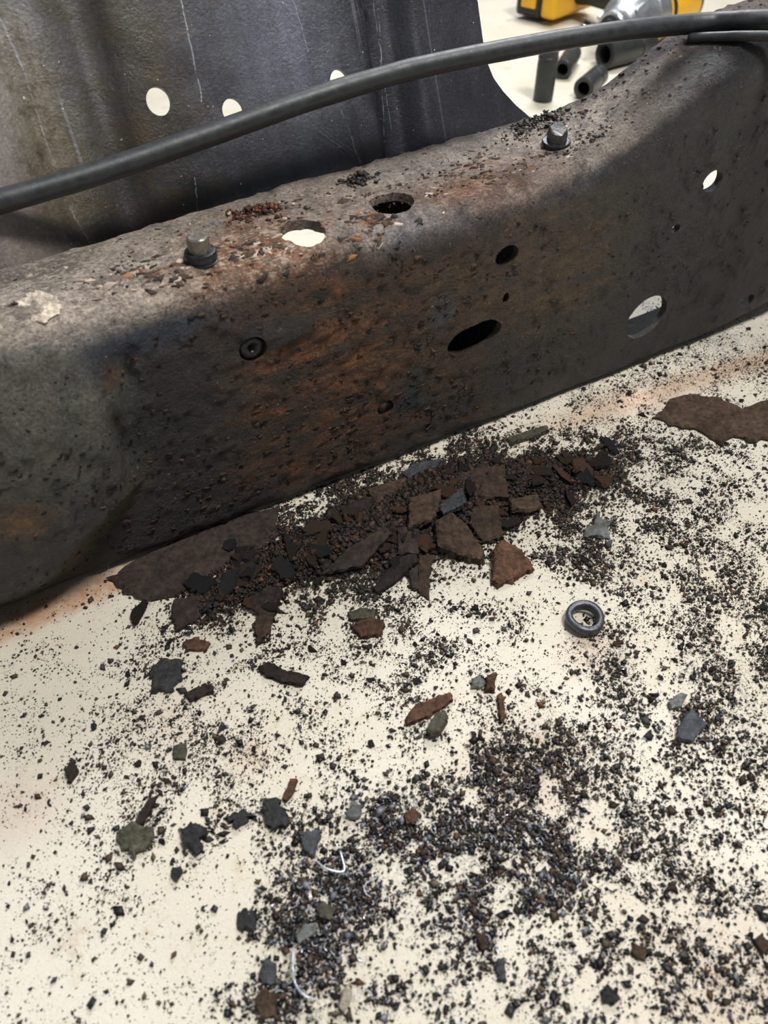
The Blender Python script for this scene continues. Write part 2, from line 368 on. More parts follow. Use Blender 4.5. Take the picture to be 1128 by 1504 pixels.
def build_rail():
    S = np.arange(-.25, .9501, .0022); th = .0055
    O, I = [], []
    for s in S:
        O.append([(s, a, b) for a, b in profile(s, 0)]); I.append([(s, a, b) for a, b in profile(s, th)])
    m = len(O[0]); n = len(S)
    V = np.concatenate([np.array(O).reshape(-1, 3), np.array(I).reshape(-1, 3)]); Fc = []; N = n*m
    for i in range(n-1):
        for j in range(m-1):
            a = i*m+j; Fc.append((a, a+1, a+m+1, a+m)); b = N+a; Fc.append((b, b+m, b+m+1, b+1))
    for i in range(n-1):
        a = i*m; Fc.append((a, a+m, N+a+m, N+a)); a = i*m+m-1; Fc.append((a+m, a, N+a, N+a+m))
    for j in range(m-1):
        a = j; Fc.append((a+1, a, N+a, N+a+1)); a = (n-1)*m+j; Fc.append((a, a+1, N+a+1, N+a))
    bm = bmesh.new(); me = mesh('frame_rail', V, Fc); bm.from_mesh(me); bmesh.ops.recalc_face_normals(bm, faces=bm.faces); bm.to_mesh(me); bm.free()
    cuts = []
    def wh(px, py, rs, rz, depth=.03, rot=0.):
        s, z = web(px, py); V_, F_c = cyl_between((s, -.03, z), (s, depth, z), rz, 36, rs)
        if rot:
            R = Matrix.Translation((s, 0, z)) @ Matrix.Rotation(rot, 4, 'Y') @ Matrix.Translation((-s, 0, -z)); V_ = [R @ Vector(v) for v in V_]
        cuts.append((V_, F_c))
    wh(697, 496, .0225, .0115, rot=math.radians(-6)); wh(949, 466, .0215, .0185); wh(745, 376, .0092, .0075); wh(567, 600, .0066, .0066)
    wh(1047, 266, .0095, .0078); wh(993, 336, .0042, .0036); wh(1097, 442, .009, .006); wh(742, 437, .0026, .0042, .004)
    wh(371, 512, .0086, .0086, .0042)
    for (px, py, rs, ro) in ((445, 341, .0135, .0135), (575, 299, .0142, .0138)):
        s, o = top(px, py); cuts.append(cyl_between((s, o, .15), (s, o, .22), rs, 40, ro))
    me = cut(me, cuts); P = coords(me); s, o, z = P.T
    zt = ztop(s); wz = sm(.020, .0, zt-z)                        # 1 on the flange, 0 on the face
    rustz = np.exp(-((s-.27)/.13)**2)
    d = .0012*(fbm(P*55, 4, 1)-.5) + .0022*(fbm(P*18, 3, 2)-.5)
    d += (.0016*(fbm(P*np.array([90, 150, 150]), 4, 3)-.5))*np.clip(rustz+.3, 0, 1)
    sc = fbm(P*np.array([70, 110, 110]), 3, 9); d += .0012*sm(.52, .60, sc)*np.clip(rustz*1.2, 0, 1)*(wz*.6+.3)   # scale plates
    d += .0011*(fbm(P*np.array([170, 240, 240]), 3, 12)-.5)*np.clip(.5+rustz, 0, 1)
    wart = fbm(P*130, 2, 14); d += .0011*sm(.66, .80, wart)
    dd = dent(P)
    edge = sm(.0, .02, wfl(s)-o)
    P[:, 1] -= (d*(1-wz)+dd)*np.where(o < .05, 1, 0); P[:, 2] += d*wz*np.where(z > .1, 1, 0)
    P[:, 1] += .0012*(fbm(np.stack([s*120, 0*s, 0*s], 1), 3, 4)-.5)*(1-edge)*wz
    me.vertices.foreach_set('co', P.astype(np.float32).ravel()); me.update()
    # --- colour zones of the steel (paint remains, rust, bare metal), some sheen and lighting painted in
    B = np.tile(np.array(lin(44, 42, 40)), (len(P), 1)); Rr = np.tile(np.array(lin(104, 68, 42)), (len(P), 1)); amt = np.full(len(P), .15); rough = np.full(len(P), .38); pale = np.zeros(len(P))
    wb = .8*(fbm(P*28, 5, 21)-.5) + .7*(fbm(P*120, 4, 22)-.5)
    def blend(arr, c, k): arr += (np.array(c)-arr)*k[:, None]
    def bw(px, py, rs, rz, rot=0.):
        c = web(px, py); a = s-c[0]; e = z-c[1]; q, r = a*math.cos(rot)+e*math.sin(rot), -a*math.sin(rot)+e*math.cos(rot)
        return np.clip(1.5*np.exp(-((q/rs)**2+(r/rz)**2))-.25+wb*1.2, 0, 1)*(1-wz)
    def bt(px, py, rs, ro):
        c = top(px, py); return np.clip(1.5*np.exp(-(((s-c[0])/rs)**2+((o-c[1])/ro)**2))-.25+wb*1.2, 0, 1)*wz
    # face
    k = bw(540, 560, .13, .10); blend(B, lin(66, 50, 38), k); amt = np.maximum(amt, .85*k)
    k = bw(490, 520, .07, .06, .3); amt = np.maximum(amt, 1.*k); blend(Rr, lin(152, 98, 54), k)
    k = bw(640, 470, .06, .06); blend(B, lin(70, 52, 36), k)
    k = bw(820, 400, .11, .06); blend(B, lin(78, 64, 44), k*.9); amt = np.maximum(amt, .75*k); blend(Rr, lin(120, 88, 50), k)
    k = bw(330, 460, .06, .02); blend(B, lin(72, 52, 38), k)
    k = bw(250, 620, .04, .05); blend(B, lin(40, 39, 36), k); amt *= 1-.6*k
    k = bw(60, 600, .05, .06); blend(B, lin(98, 99, 91), k); amt *= 1-.7*k  # left end of the face painted lighter, for light from the left
    k = bw(40, 520, .05, .03); blend(B, lin(112, 113, 102), k*.8)
    k = bw(220, 485, .05, .018); blend(B, lin(56, 62, 76), k); amt *= 1-.8*k; rough -= .1*k  # bluish sheen on the left corner, put into the colour
    k = bw(25, 740, .016, .014); blend(B, lin(118, 88, 52), k)
    k = bw(158, 545, .006, .008); blend(B, lin(96, 68, 46), k*.8)
    k = bw(155, 760, .040, .010, .75); blend(B, lin(86, 77, 54), k*.9)  # lit ridge of the bulge, painted as a yellow-olive streak
    k = bw(430, 680, .06, .02); amt = np.maximum(amt, .8*k); blend(Rr, lin(134, 84, 48), k)
    k = bw(600, 590, .02, .012, .5); blend(B, lin(34, 40, 46), k); amt *= 1-.7*k
    k = bw(650, 460, .012, .016); blend(B, lin(66, 70, 72), k); amt *= 1-.7*k
    k = bw(400, 490, .022, .012); blend(B, lin(62, 64, 62), k); amt *= 1-.6*k
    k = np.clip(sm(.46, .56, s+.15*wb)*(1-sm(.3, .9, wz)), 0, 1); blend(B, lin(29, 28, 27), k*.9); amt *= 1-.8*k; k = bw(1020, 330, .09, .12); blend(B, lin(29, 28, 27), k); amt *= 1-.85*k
    k = bw(900, 500, .08, .02); blend(B, lin(44, 42, 38), k); amt *= 1-.7*k
    k = bw(780, 560, .08, .018); blend(B, lin(50, 40, 32), k)
    # rounded corner and flange
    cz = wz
    cz = sm(.45, .95, wz+.5*wb); blend(B, lin(170, 159, 149), cz*.8); rough -= .08*cz; rough -= .10*np.exp(-((wz-.45)/.3)**2); kb = np.exp(-((wz-.35)/.25)**2)*np.clip(.7+wb, 0, 1)*(sm(.30, .42, s)+(1-sm(.10, .2, s))); blend(B, lin(74, 78, 88), np.clip(kb, 0, 1)*.8)  # kb paints the rounded corner's bluish sheen into the base colour
    k = bt(120, 420, .10, .05); blend(B, lin(200, 185, 171), k); pale = np.maximum(pale, .9*k); amt *= 1-.8*k
    k = bt(30, 400, .06, .05); blend(B, lin(140, 131, 124), k)
    k = bt(385, 375, .055, .045); blend(B, lin(140, 106, 80), k); amt = np.maximum(amt, k); blend(Rr, lin(176, 116, 66), k); pale = np.maximum(pale, .8*k)
    k = bt(470, 400, .06, .02); blend(B, lin(110, 68, 44), k); amt = np.maximum(amt, .9*k); blend(Rr, lin(160, 94, 48), k)
    k = bt(500, 300, .05, .035); blend(B, lin(168, 152, 140), k*.8); pale = np.maximum(pale, .5*k)
    k = bt(640, 320, .05, .018); blend(B, lin(162, 160, 164), k*.8); amt *= 1-.5*k
    k = bt(700, 270, .06, .04); blend(B, lin(116, 84, 66), k*.8); amt = np.maximum(amt, .9*k); blend(Rr, lin(156, 108, 78), k); pale = np.maximum(pale, .35*k)
    k = bt(640, 250, .05, .03); blend(B, lin(158, 151, 146), k*.7)
    k = bt(820, 215, .05, .035); blend(B, lin(158, 147, 140), k*.7); pale = np.maximum(pale, .6*k)
    k = sm(.46, .54, s)*wz; blend(B, lin(102, 93, 86), k*.9); amt *= 1-.6*k; pale *= 1-.7*k
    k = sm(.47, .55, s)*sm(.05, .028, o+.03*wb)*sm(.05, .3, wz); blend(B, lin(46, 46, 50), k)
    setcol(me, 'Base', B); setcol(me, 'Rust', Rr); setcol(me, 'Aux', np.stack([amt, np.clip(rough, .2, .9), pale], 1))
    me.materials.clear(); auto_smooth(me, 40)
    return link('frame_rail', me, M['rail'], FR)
RAIL = build_rail()

# upright pressed panel behind the rail
LEAN = math.radians(24); PO, PZ = .087, .168
def pan(x, y):                                 # photo point on the panel's plane -> (s, t)
    nrm = b_*math.cos(LEAN) - np.array([0, 0, math.sin(LEAN)]); p0 = loc2w(0, PO, PZ); d = ray(x, y)
    q = C_ + d*(((p0-C_)@nrm)/(d@nrm)); return (q-A)@u_, (q[2]-PZ)/math.cos(LEAN)
def pz(x, y):
    a = pan(x, y); return a[0], PZ + a[1]*math.cos(LEAN)
M['panel'] = mat_panel([(*pz(265, -5), *pz(297, 150), .0006, .9), (*pz(428, -5), *pz(460, 95), .0005, .7), (*pz(0, 25), *pz(38, 110), .0008, .8), (*pz(38, 110), *pz(75, 230), .0005, .5), (*pz(562, -5), *pz(590, 200), .0004, .5), (*pz(572, 20), *pz(580, 220), .0005, .5), (*pz(530, -5), *pz(545, 40), .0005, .5), (*pz(500, 160), *pz(530, 240), .0004, .4), (*pz(100, 300), *pz(132, 358), .0006, .5), (*pz(285, 260), *pz(292, 320), .0005, .9)])
def build_panel():
    edge = sorted([(pan(x, y)[1], pan(x, y)[0]) for x, y in ((800, 176), (786, 166), (768, 152), (748, 132), (733, 112), (722, 88), (716, 55), (710, 0))])
    et = [e[0] for e in edge]; es = [e[1] for e in edge]; T1 = .165
    et.append(T1); es.append(es[-1]-.012)
    nw, nv = 220, 110; V = []
    for i in range(nw+1):
        wv = i/nw
        t0 = .004 - .06*float(sm(.765, .785, wv)) + .045*float(sm(.93, .98, wv))
        for j in range(nv+1):
            t = t0 + (T1-t0)*j/nv; sr = float(np.interp(t, et, es)); V.append((-.22 + wv*(sr+.22), t))
    V = np.array(V); s, t = V.T
    # pressed shape: folds run up the panel
    r0 = np.interp(t, [pan(130, 360)[1], pan(60, 200)[1], pan(0, 60)[1], .2], [pan(130, 360)[0], pan(60, 200)[0], pan(0, 60)[0], pan(0, 60)[0]-.03])
    a = -.55*np.clip(r0 - s, 0, None)                                # left wing folds towards the lens
    c1 = np.interp(t, [0, .15], [pan(190, 300)[0], pan(110, 0)[0]]); a += .006*np.exp(-((s-c1)/.012)**2)
    c2 = np.interp(t, [0, .15], [pan(580, 200)[0], pan(560, 0)[0]]); a += .013*sm(-.012, -.004, s-c2)*(1-sm(.010, .026, s-c2))
    a += .10*np.clip(s-c2-.02, 0, None)
    a += .0018*(fbm(np.stack([s*30, t*30, 0*s], 1), 3, 31)-.5)
    th = .004
    def pos(off): return np.stack([s, PO + t*math.sin(LEAN) + (a+off)*math.cos(LEAN), PZ + t*math.cos(LEAN) - (a+off)*math.sin(LEAN)], 1)
    VV = np.concatenate([pos(0), pos(th)]); N = len(s); Fc = []; m = nv+1
    for i in range(nw):
        for j in range(nv):
            q = i*m+j; Fc.append((q, q+m, q+m+1, q+1)); q += N; Fc.append((q, q+1, q+m+1, q+m))
    for i in range(nw):
        q = i*m; Fc.append((q, N+q, N+q+m, q+m)); q += nv; Fc.append((q, q+m, N+q+m, N+q))
    for j in range(nv):
        q = j; Fc.append((q, q+1, N+q+1, N+q)); q = nw*m+j; Fc.append((q, N+q, N+q+1, q+1))
    me = mesh('panel', VV, Fc); bm = bmesh.new(); bm.from_mesh(me); bmesh.ops.recalc_face_normals(bm, faces=bm.faces); bm.to_mesh(me); bm.free()
    cuts = []; nr = Vector((0, math.cos(LEAN), -math.sin(LEAN)))
    for (px, py, r) in ((233, 149, .0072), (343, 163, .0068), (499, 120, .0068), (615, 113, .0014)):
        q = pan(px, py); p = Vector((q[0], PO+q[1]*math.sin(LEAN), PZ+q[1]*math.cos(LEAN))); cuts.append(cyl_between(p-nr*.03, p+nr*.03, r*1.06, 32, r))
    me = cut(me, cuts); P = coords(me); s = P[:, 0]; t = (P[:, 2]-PZ)/math.cos(LEAN)
    B = np.tile(np.array(lin(62, 62, 67)), (len(P), 1)); dirt = np.full(len(P), .12); wb = fbm(P*22, 4, 41)-.5
    def pb(px, py, rs, rt, col, k):
        q = pan(px, py); f = np.clip(1.4*np.exp(-((s-q[0])/rs)**2-((t-q[1])/rt)**2)-.2+wb, 0, 1)*k; B[:] += (np.array(lin(*col))-B)*f[:, None]; return f
    dirt += .9*pb(150, 120, .07, .12, (66, 60, 50), .8)
    pb(50, 60, .03, .08, (112, 110, 110), .8); pb(10, 210, .035, .08, (146, 140, 134), .9); pb(40, 340, .03, .03, (128, 116, 106), .8)  # left wing painted lighter, for a fold turned to the light
    dirt += .5*pb(90, 250, .02, .08, (92, 84, 62), .8)
    pb(430, 110, .06, .09, (92, 94, 104), .9); pb(560, 120, .018, .3, (34, 35, 44), .9); pb(660, 60, .03, .1, (52, 53, 62), .8); pb(400, 230, .12, .02, (44, 45, 50), .8)  # blue-grey sheen and the turned-away facet's shade painted into the colour
    setcol(me, 'Base', B); setcol(me, 'Aux', np.stack([dirt]*3, 1)); me.materials.clear(); auto_smooth(me, 40)
    o = link('crossmember_panel', me, M['panel'], FR); o['label'] = 'upright dark pressed steel panel with round holes'
    return o
build_panel()

# bolts and plug on the rail
def frame_bolt(px, py, z0, rf, hf, rh, hh, mat, tilt, broken):
    s, o = top(px, py, z0); r = link('bolt', None, None, FR); r.location = (s, o, z0-.0005); r.rotation_euler = tilt
    V, Fc = lathe([(rf*1.12, 0), (rf*1.12, hf*.12), (rf*.98, hf*.16), (rf, hf*.75), (rf*.93, hf*.95), (rf*.8, hf), (rh*.8, hf*.97)], 40)
    f = mesh('bolt_flange', V, Fc); auto_smooth(f, 40); link('bolt_flange', f, M['boltdark'], r)
    V, Fc = [], []; n = 24
    prof = [(0, 1), (.2, .97), (.78, .98), (.93, .93), (1, .8)]
    for h_, q in prof:
        for k in range(n):
            a = 2*math.pi*k/n; hexr = 1/math.cos(((a+.3) % (math.pi/3))-math.pi/6)*.93; rr = rh*q*(hexr*(.9 if broken else .45)+(.1 if broken else .55))
            if broken: rr *= 1 - .16*h_*vnoise([[k*.5, h_*3, 1.]])[0]
            V.append((rr*math.cos(a), rr*math.sin(a), hf*.8 + hh*h_ + (.18*hh*math.sin(a+1) if broken and h_ > .5 else 0)))
    for i in range(len(prof)-1):
        for k in range(n): Fc.append((i*n+k, i*n+(k+1) % n, (i+1)*n+(k+1) % n, (i+1)*n+k))
    Fc.append(tuple((len(prof)-1)*n+k for k in range(n))); Fc.append(tuple(reversed(range(n))))
    h_ = mesh('bolt_head', V, Fc); auto_smooth(h_, 32); link('bolt_head', h_, mat, r)
    return r
def inner_brace():                            # boxing plate inside the channel, seen dark through the slots
    s0, s1, z0, z1, o = .288, .475, .006, .178, .070; n = 24; V, Fc = [], []
    for k in range(n+1):
        s = s0+(s1-s0)*k/n; dz = .012*math.sin(k/n*math.pi)
        for z in (z0, z0+.05, z1-.05, z1): V += [(s, o+dz*.3, z), (s, o+dz*.3+.004, z)]
    for k in range(n):
        for j in range(3):
            a = k*8+j*2; Fc += [(a, a+8, a+10, a+2), (a+1, a+3, a+11, a+9)]
        a = k*8; Fc += [(a, a+1, a+9, a+8), (a+6, a+14, a+15, a+7)]
    for b in (0, n*8):
        for j in range(3): a = b+j*2; Fc.append((a, a+2, a+3, a+1))
    me = mesh('inner_brace', V, Fc, False); link('inner_brace', me, M['boltdark'], FR)
inner_brace()
b1 = frame_bolt(296, 380, .184, .0092, .0058, .0063, .0096, M['bolt'], (.02, -.03, 0), False)
b1['label'] = 'flanged bolt with a worn pale hex stub, nearer the left end'
b2 = frame_bolt(816, 215, .190, .0098, .0052, .0068, .0090, M['boltmid'], (.05, -.12, .5), True)
b2['label'] = 'oily black bolt with a chewed head beside the notch'
def plug():
    s, z = web(371, 512); V, Fc = lathe([(.0082, 0), (.0082, .0022), (.0070, .0038), (.0042, .0048), (.0026, .0040), (.0020, .001)], 32)
    me = mesh('rivet_plug', V, Fc); o = link('rivet_plug', me, M['boltdark'], FR); o.location = (s, .0046, z); o.rotation_euler = (math.pi/2, 0, 0)
    o['label'] = 'round sunken plug with a dark centre'
    s, z = web(567, 600); pts = []
    V, Fc = lathe([(.0060, 0), (.0060, .006), (.0050, .007), (.0050, .008)], 24)
    me = mesh('stud_end', V, Fc); o = link('stud_end', me, M['bolt'], FR); o.location = (s+.001, .012, z-.0015); o.rotation_euler = (math.pi/2, 0, .1)
plug()

# plates of rust scale still clinging to the rail: too small to pick apart, joined into one part
def rust_scale():
    V, T, Cc = [], [], []; rg = np.random.default_rng(77)
    def plate(s, arc, size, col):                  # arc: metres up the face from the start of the top corner (negative = down the face)
        zt = float(ztop(s)); r = .024
        if arc < 0: p = np.array([s, 0, zt-r+arc]); nrm = np.array([0, -1., 0])
        elif arc < r*math.pi/2: a = arc/r; p = np.array([s, r-r*math.cos(a), zt-r+r*math.sin(a)]); nrm = np.array([0, -math.cos(a), math.sin(a)])
        else: p = np.array([s, r+arc-r*math.pi/2, zt]); nrm = np.array([0, 0, 1.])
        if p[1] > wfl(s)-.002 or p[2] < .016: return
        if arc < 0: p[1] -= float(dent(p[None])[0])
        for hs, hz, hr in HOLES:
            if nrm[2] < .5 and (s-hs)**2+(p[2]-hz)**2 < hr**2: return
        for hs, ho, hr in TOPH:
            if nrm[2] > .5 and (s-hs)**2+(p[1]-ho)**2 < hr**2: return
        ax = np.array([1., 0, 0]); ay = np.cross(nrm, ax); n = rg.integers(5, 9); a = np.sort(rg.uniform(0, 6.28, n)); rr = size*rg.uniform(.25, 1.15, n); rot = rg.uniform(-.5, .5); b0 = len(V); th = rg.uniform(.0002, .0008); tl = rg.normal(0, .14, 2)
        for lay, q in ((-.0008, 1.05), (th, .9)):
            for k in range(n):
                x = rr[k]*math.cos(a[k])*q*1.5; y = rr[k]*math.sin(a[k])*q*.8; x, y = x*math.cos(rot)-y*math.sin(rot), x*math.sin(rot)+y*math.cos(rot)
                V.append(p+ax*x+ay*y+nrm*(lay+(tl[0]*x+tl[1]*y if lay > 0 else 0))); Cc.append(col)
        V.append(p+nrm*th*rg.uniform(.5, 1.1)); Cc.append(col)
        for k in range(n):
            k2 = (k+1) % n; T.append((b0+k, b0+k2, b0+n+k2)); T.append((b0+k, b0+n+k2, b0+n+k)); T.append((b0+n+k, b0+n+k2, b0+2*n))
    C_ = {k: np.array(lin(*v)) for k, v in dict(o=(132, 94, 64), b=(78, 59, 46), p=(186, 170, 154), d=(46, 39, 35), g=(104, 98, 92), r=(84, 61, 45), k=(34, 32, 31)).items()}
    def pick(st): return C_[st[rg.integers(len(st))]]*rg.uniform(.7, 1.25)
    for k in range(420): plate(rg.normal(.235, .06), rg.normal(.036, .009), rg.uniform(.0008, .0044), pick('obbdrdp'))
    for k in range(420): plate(rg.uniform(.02, .46), rg.uniform(.030, .085), rg.uniform(.0006, .0019), pick('ppgdbgd'))
    for k in range(160): plate(rg.normal(.36, .04), rg.normal(.055, .014), rg.uniform(.0008, .0028), pick('bbrdd'))
    for k in range(900): plate(rg.normal(.27, .09), -rg.uniform(-.015, .14), rg.uniform(.0005, .0030)**1., pick('ddbdbrk'))
    for k in range(420): plate(rg.uniform(-.05, .16), -rg.uniform(.0, .16), rg.uniform(.0005, .0018), pick('kkdkk'))
    for k in range(300): plate(rg.uniform(.40, .66), -rg.uniform(.0, .17), rg.uniform(.0006, .0018), pick('kkd'))
    for k in range(300): plate(rg.uniform(.44, .62), rg.uniform(.030, .09), rg.uniform(.0007, .0024), pick('ddgkb'))
    me = fast_mesh('rust_scale', np.array(V), np.array(T), np.array(Cc)); o = link('rust_scale', me, M['crumb'], FR); o['kind'] = 'stuff'; o['label'] = 'small plates of rust scale clinging to the rail'
HOLES = [(*web(697, 496), .027), (*web(949, 466), .025), (*web(745, 376), .011), (*web(567, 600), .009), (*web(1047, 266), .012), (*web(993, 336), .006), (*web(1097, 442), .011), (*web(371, 512), .011)]
TOPH = [(*top(445, 341), .0155), (*top(575, 299), .0165), (*top(296, 380), .012), (*top(816, 215, .19), .013)]
rust_scale()

# ------------------------------------------------------------------ hose along the frame
def on_flange(x, y, dz):                       # photo point on the rail's top surface raised by dz
    d = ray(x, y); lo, hi = .2, 3.0
    for _ in range(60):
        mid = (lo+hi)/2; q = C_+d*mid; s_ = (q-A)@u_
        if q[2] > ztop(s_)+dz: lo = mid
        else: hi = mid
    return C_+d*lo
def hose():
    px = [(-160, 340), (0, 296), (150, 252), (300, 201), (450, 148), (600, 103), (760, 70), (900, 47)]
    off = [.072, .075, .078, .080, .080, .078, .070, .058]; P = []
    for (x, y), o in zip(px, off):
        s, z = web(x, y, o); P.append(loc2w(s, o, z))
    P += [on_flange(1030, 34, .0068), on_flange(1128, 29, .0068)]; s9 = (P[-1]-A)@u_; o9 = (P[-1]-A)@b_; sl = (o9-(P[-2]-A)@b_)/(s9-(P[-2]-A)@u_); P += [loc2w(s9+d, o9+k*sl, float(ztop(s9+d))+.0068) for d, k in ((.08, .06), (.18, .09), (.95-s9, .10))]
    P = catmull(P, 16); r = [.0061*(1+.05*vnoise([[i*.35, 0, 0]])[0]) for i in range(len(P))]
    V, Fc = tube(P, r, 24); o = link('rubber_hose', mesh('hose', V, Fc), M['hose']); tag(o, 'black rubber hose running across the frame from edge to edge', 'hose')
    P = [on_flange(x, y, .0034) for x, y in ((1012, 56), (1060, 54), (1128, 53))]; s9 = (P[-1]-A)@u_; o9 = (P[-1]-A)@b_; sl = (o9-(P[-2]-A)@b_)/(s9-(P[-2]-A)@u_); P += [loc2w(s9+d, o9+k*sl, float(ztop(s9+d))+.0034) for d, k in ((.08, .06), (.18, .09), (.95-s9, .10))]  # thin grey strip under the hose, built as a tube
    V, Fc = tube(catmull(P, 10), .0032, 14); o = link('thin_strip', mesh('thin_strip', V, Fc), M['hose'])
    tag(o, 'thin grey strip along the raised rail beneath the thick hose', 'hose')
hose()

# ------------------------------------------------------------------ ring on the floor
def ring():
    c = fl(857, 914, .0); V, Fc = lathe([(.0112, .0004), (.0118, .0015), (.0118, .0052), (.0112, .0062), (.0092, .0064), (.0078, .0060), (.0073, .004), (.0074, .0006)], 56, True)
    V = [(x*(1+.02*math.sin(3*math.atan2(y, x))), y*1.02, z+.0004*math.sin(2*math.atan2(y, x))+.0004) for x, y, z in V]
    me = mesh('steel_ring', V, Fc); o = link('steel_ring', me, M['ring']); o.location = (c[0], c[1], 0.0012); o.rotation_euler = (.05, -.02, .3)
    tag(o, 'blue-grey steel collar ring lying flat on the speckled floor', 'ring')
ring()

# ------------------------------------------------------------------ sockets behind the frame
def socket(name, r, L, label, square=False):
    t = empty(name, (0, 0, 0))
    V, Fc = lathe([(r*.62, 0), (r*.93, 0), (r, r*.06), (r, L*.62), (r*.97, L*.64), (r*.97, L-r*.1), (r*.88, L), (r*.55, L), (r*.55, L-.012), (r*.30, L-.013), (r*.30, .03), (r*.62, .028)], 40, True)
    me = mesh('shell', V, Fc); auto_smooth(me, 35); link('shell', me, M['socket'], t)
    V, Fc = lathe([(r*.64, .026), (r*.64, .028)], 24); link('bore', mesh('bore', V, Fc), M['bore'], t)
    V, Fc = lathe([(r*1.012, L*.665), (r*1.012, L*.70)], 40); link('knurl_band', mesh('band', V, Fc), M['socket'], t)
    return tag(t, label, 'socket', 'impact sockets behind the frame')
q = fl(797, 147); s1 = socket('deep_socket', .0140, .082, 'black deep socket standing upright on the floor'); s1.location = (q[0], q[1], 0)
def lay(o, p_open, p_back, r):
    a, b = Vector(p_open), Vector(p_back); a.z = b.z = r; d = (b-a).normalized(); o.location = a + Vector((0, 0, .0003)); o.rotation_euler = d.to_track_quat('Z', 'Y').to_euler()
s2 = socket('deep_socket', .0148, .068, 'shorter charcoal socket lying open end towards the frame, frontmost'); lay(s2, fl(854, 147), fl(896, 110), .0148)
s3 = socket('deep_socket', .0205, .100, 'widest charcoal socket lying on its side behind the others'); lay(s3, fl(884, 102), fl(962, 82), .0205)
s4 = socket('deep_socket', .0135, .085, 'dark narrow socket lying just behind the upright one'); lay(s4, fl(824, 117), fl(846, 82), .0135)
def extension_bar():
    t = empty('extension_bar', (0, 0, 0)); q = fl(846, 70)
    V, Fc = lathe([(.0065, 0), (.0075, .002), (.0075, .05), (.0105, .054), (.0105, .078), (.009, .08)], 28); me = mesh('shaft', V, Fc); auto_smooth(me, 35); link('shaft', me, M['chrome'], t)
    bm = bmesh.new(); bmesh.ops.create_cube(bm, size=.0105); bmesh.ops.translate(bm, verts=bm.verts, vec=(0, 0, -.005)); bmesh.ops.bevel(bm, geom=bm.edges[:], offset=.001, segments=1, affect='EDGES')
    me = bpy.data.meshes.new('drive'); bm.to_mesh(me); bm.free(); link('square_drive', me, M['chrome'], t)
    t.location = (q[0], q[1], .0106); t.rotation_euler = Vector((.35, .93, 0)).to_track_quat('Z', 'Y').to_euler()
    tag(t, 'short bright chrome extension bar lying behind the dark narrow socket', 'tool')
extension_bar()

# ------------------------------------------------------------------ cordless impact wrench, lying on its side
def rbox(sz, bev, loc=(0, 0, 0), taper=None):
    bm = bmesh.new(); bmesh.ops.create_cube(bm, size=1)
    for v in bm.verts: v.co = Vector((v.co.x*sz[0], v.co.y*sz[1], v.co.z*sz[2]))
    if taper:
        for v in bm.verts:
            if v.co.z > 0: v.co.x *= taper; v.co.y *= taper
    bmesh.ops.bevel(bm, geom=bm.edges[:], offset=bev, segments=3, affect='EDGES', profile=.6)
    bmesh.ops.translate(bm, verts=bm.verts, vec=loc); me = bpy.data.meshes.new('part'); bm.to_mesh(me); bm.free(); auto_smooth(me, 50); return me
def wrench():
    # local frame: +X nose, -Y handle and battery, Z up from the floor
    q = fl(905, 81); t = empty('impact_wrench', (q[0], q[1], 0)); hz = .047
    def ax(prof, name, mat, n=40, parent=None):
        V, Fc = lathe(prof, n); V = [(z, y, x) for x, y, z in V]; V = [(x, y, z+hz) for x, y, z in V]; me = mesh(name, V, [tuple(reversed(f)) for f in Fc]); auto_smooth(me, 35); return link(name, me, mat, parent or t)
    g = ax([(.044, -.075), (.046, -.07), (.046, -.04), (.043, -.036), (.042, -.012), (.036, .004), (.026, .018), (.0235, .022), (.0235, .034), (.021, .037)], 'gear_case', M['alu'])
    for k in range(6):
        me = rbox((.05, .006, .008), .002); r = link('rib', me, M['alu'], g); a = k*math.pi/3+.3
        r.location = (-.012, -.0375*math.sin(a), hz+.0375*math.cos(a)); r.rotation_euler = (a, .32, 0)
    ax([(.016, .036), (.016, .040), (.0125, .042), (.0125, .050)], 'anvil_collar', M['blackpl'], 32)
    me = rbox((.026, .0127, .0127), .0015, (.060, 0, hz)); link('anvil', me, M['chrome'], t)
    ax([(.040, -.175), (.045, -.168), (.0465, -.16), (.0465, -.076), (.044, -.074)], 'motor_housing', M['yellow'])
    ax([(.030, -.192), (.040, -.186), (.0405, -.174)], 'end_cap', M['blackpl'])
    ax([(.0472, -.086), (.048, -.084), (.048, -.078), (.0472, -.076)], 'nose_bumper', M['blackpl'])
    # grip
    V, Fc = tube([(-.105, -.03, hz), (-.105, -.06, hz), (-.112, -.10, hz), (-.122, -.14, hz), (-.128, -.165, hz)], [.026, .021, .019, .02, .024], 28)
    gr = link('grip', mesh('grip', V, Fc), M['blackpl'], t)
    link('trigger', rbox((.016, .034, .016), .005, (-.080, -.058, hz)), M['blackpl'], t)
    link('grip_collar', rbox((.055, .018, .046), .006, (-.108, -.044, hz)), M['yellow'], t)
    ft = link('foot', rbox((.125, .03, .072), .008, (-.112, -.178, hz)), M['yellow'], t)
    bt_ = link('battery', rbox((.118, .055, .074), .008, (-.112, -.222, hz-.003)), M['blackpl'], t)
    for dx in (-.03, .0, .03): link('battery_rib', rbox((.008, .04, .006), .002, (-.112+dx, -.222, hz+.034)), M['yellow'], bt_)
    for sx in (-1, 1): link('battery_latch', rbox((.006, .03, .05), .002, (-.112+sx*.060, -.22, hz)), M['yellow'], bt_)
    t.rotation_euler = (0, 0, math.atan2(-.72, -.70))
    tag(t, 'yellow and black cordless impact wrench with silver nose lying behind', 'power tool')
    return t
wrench()
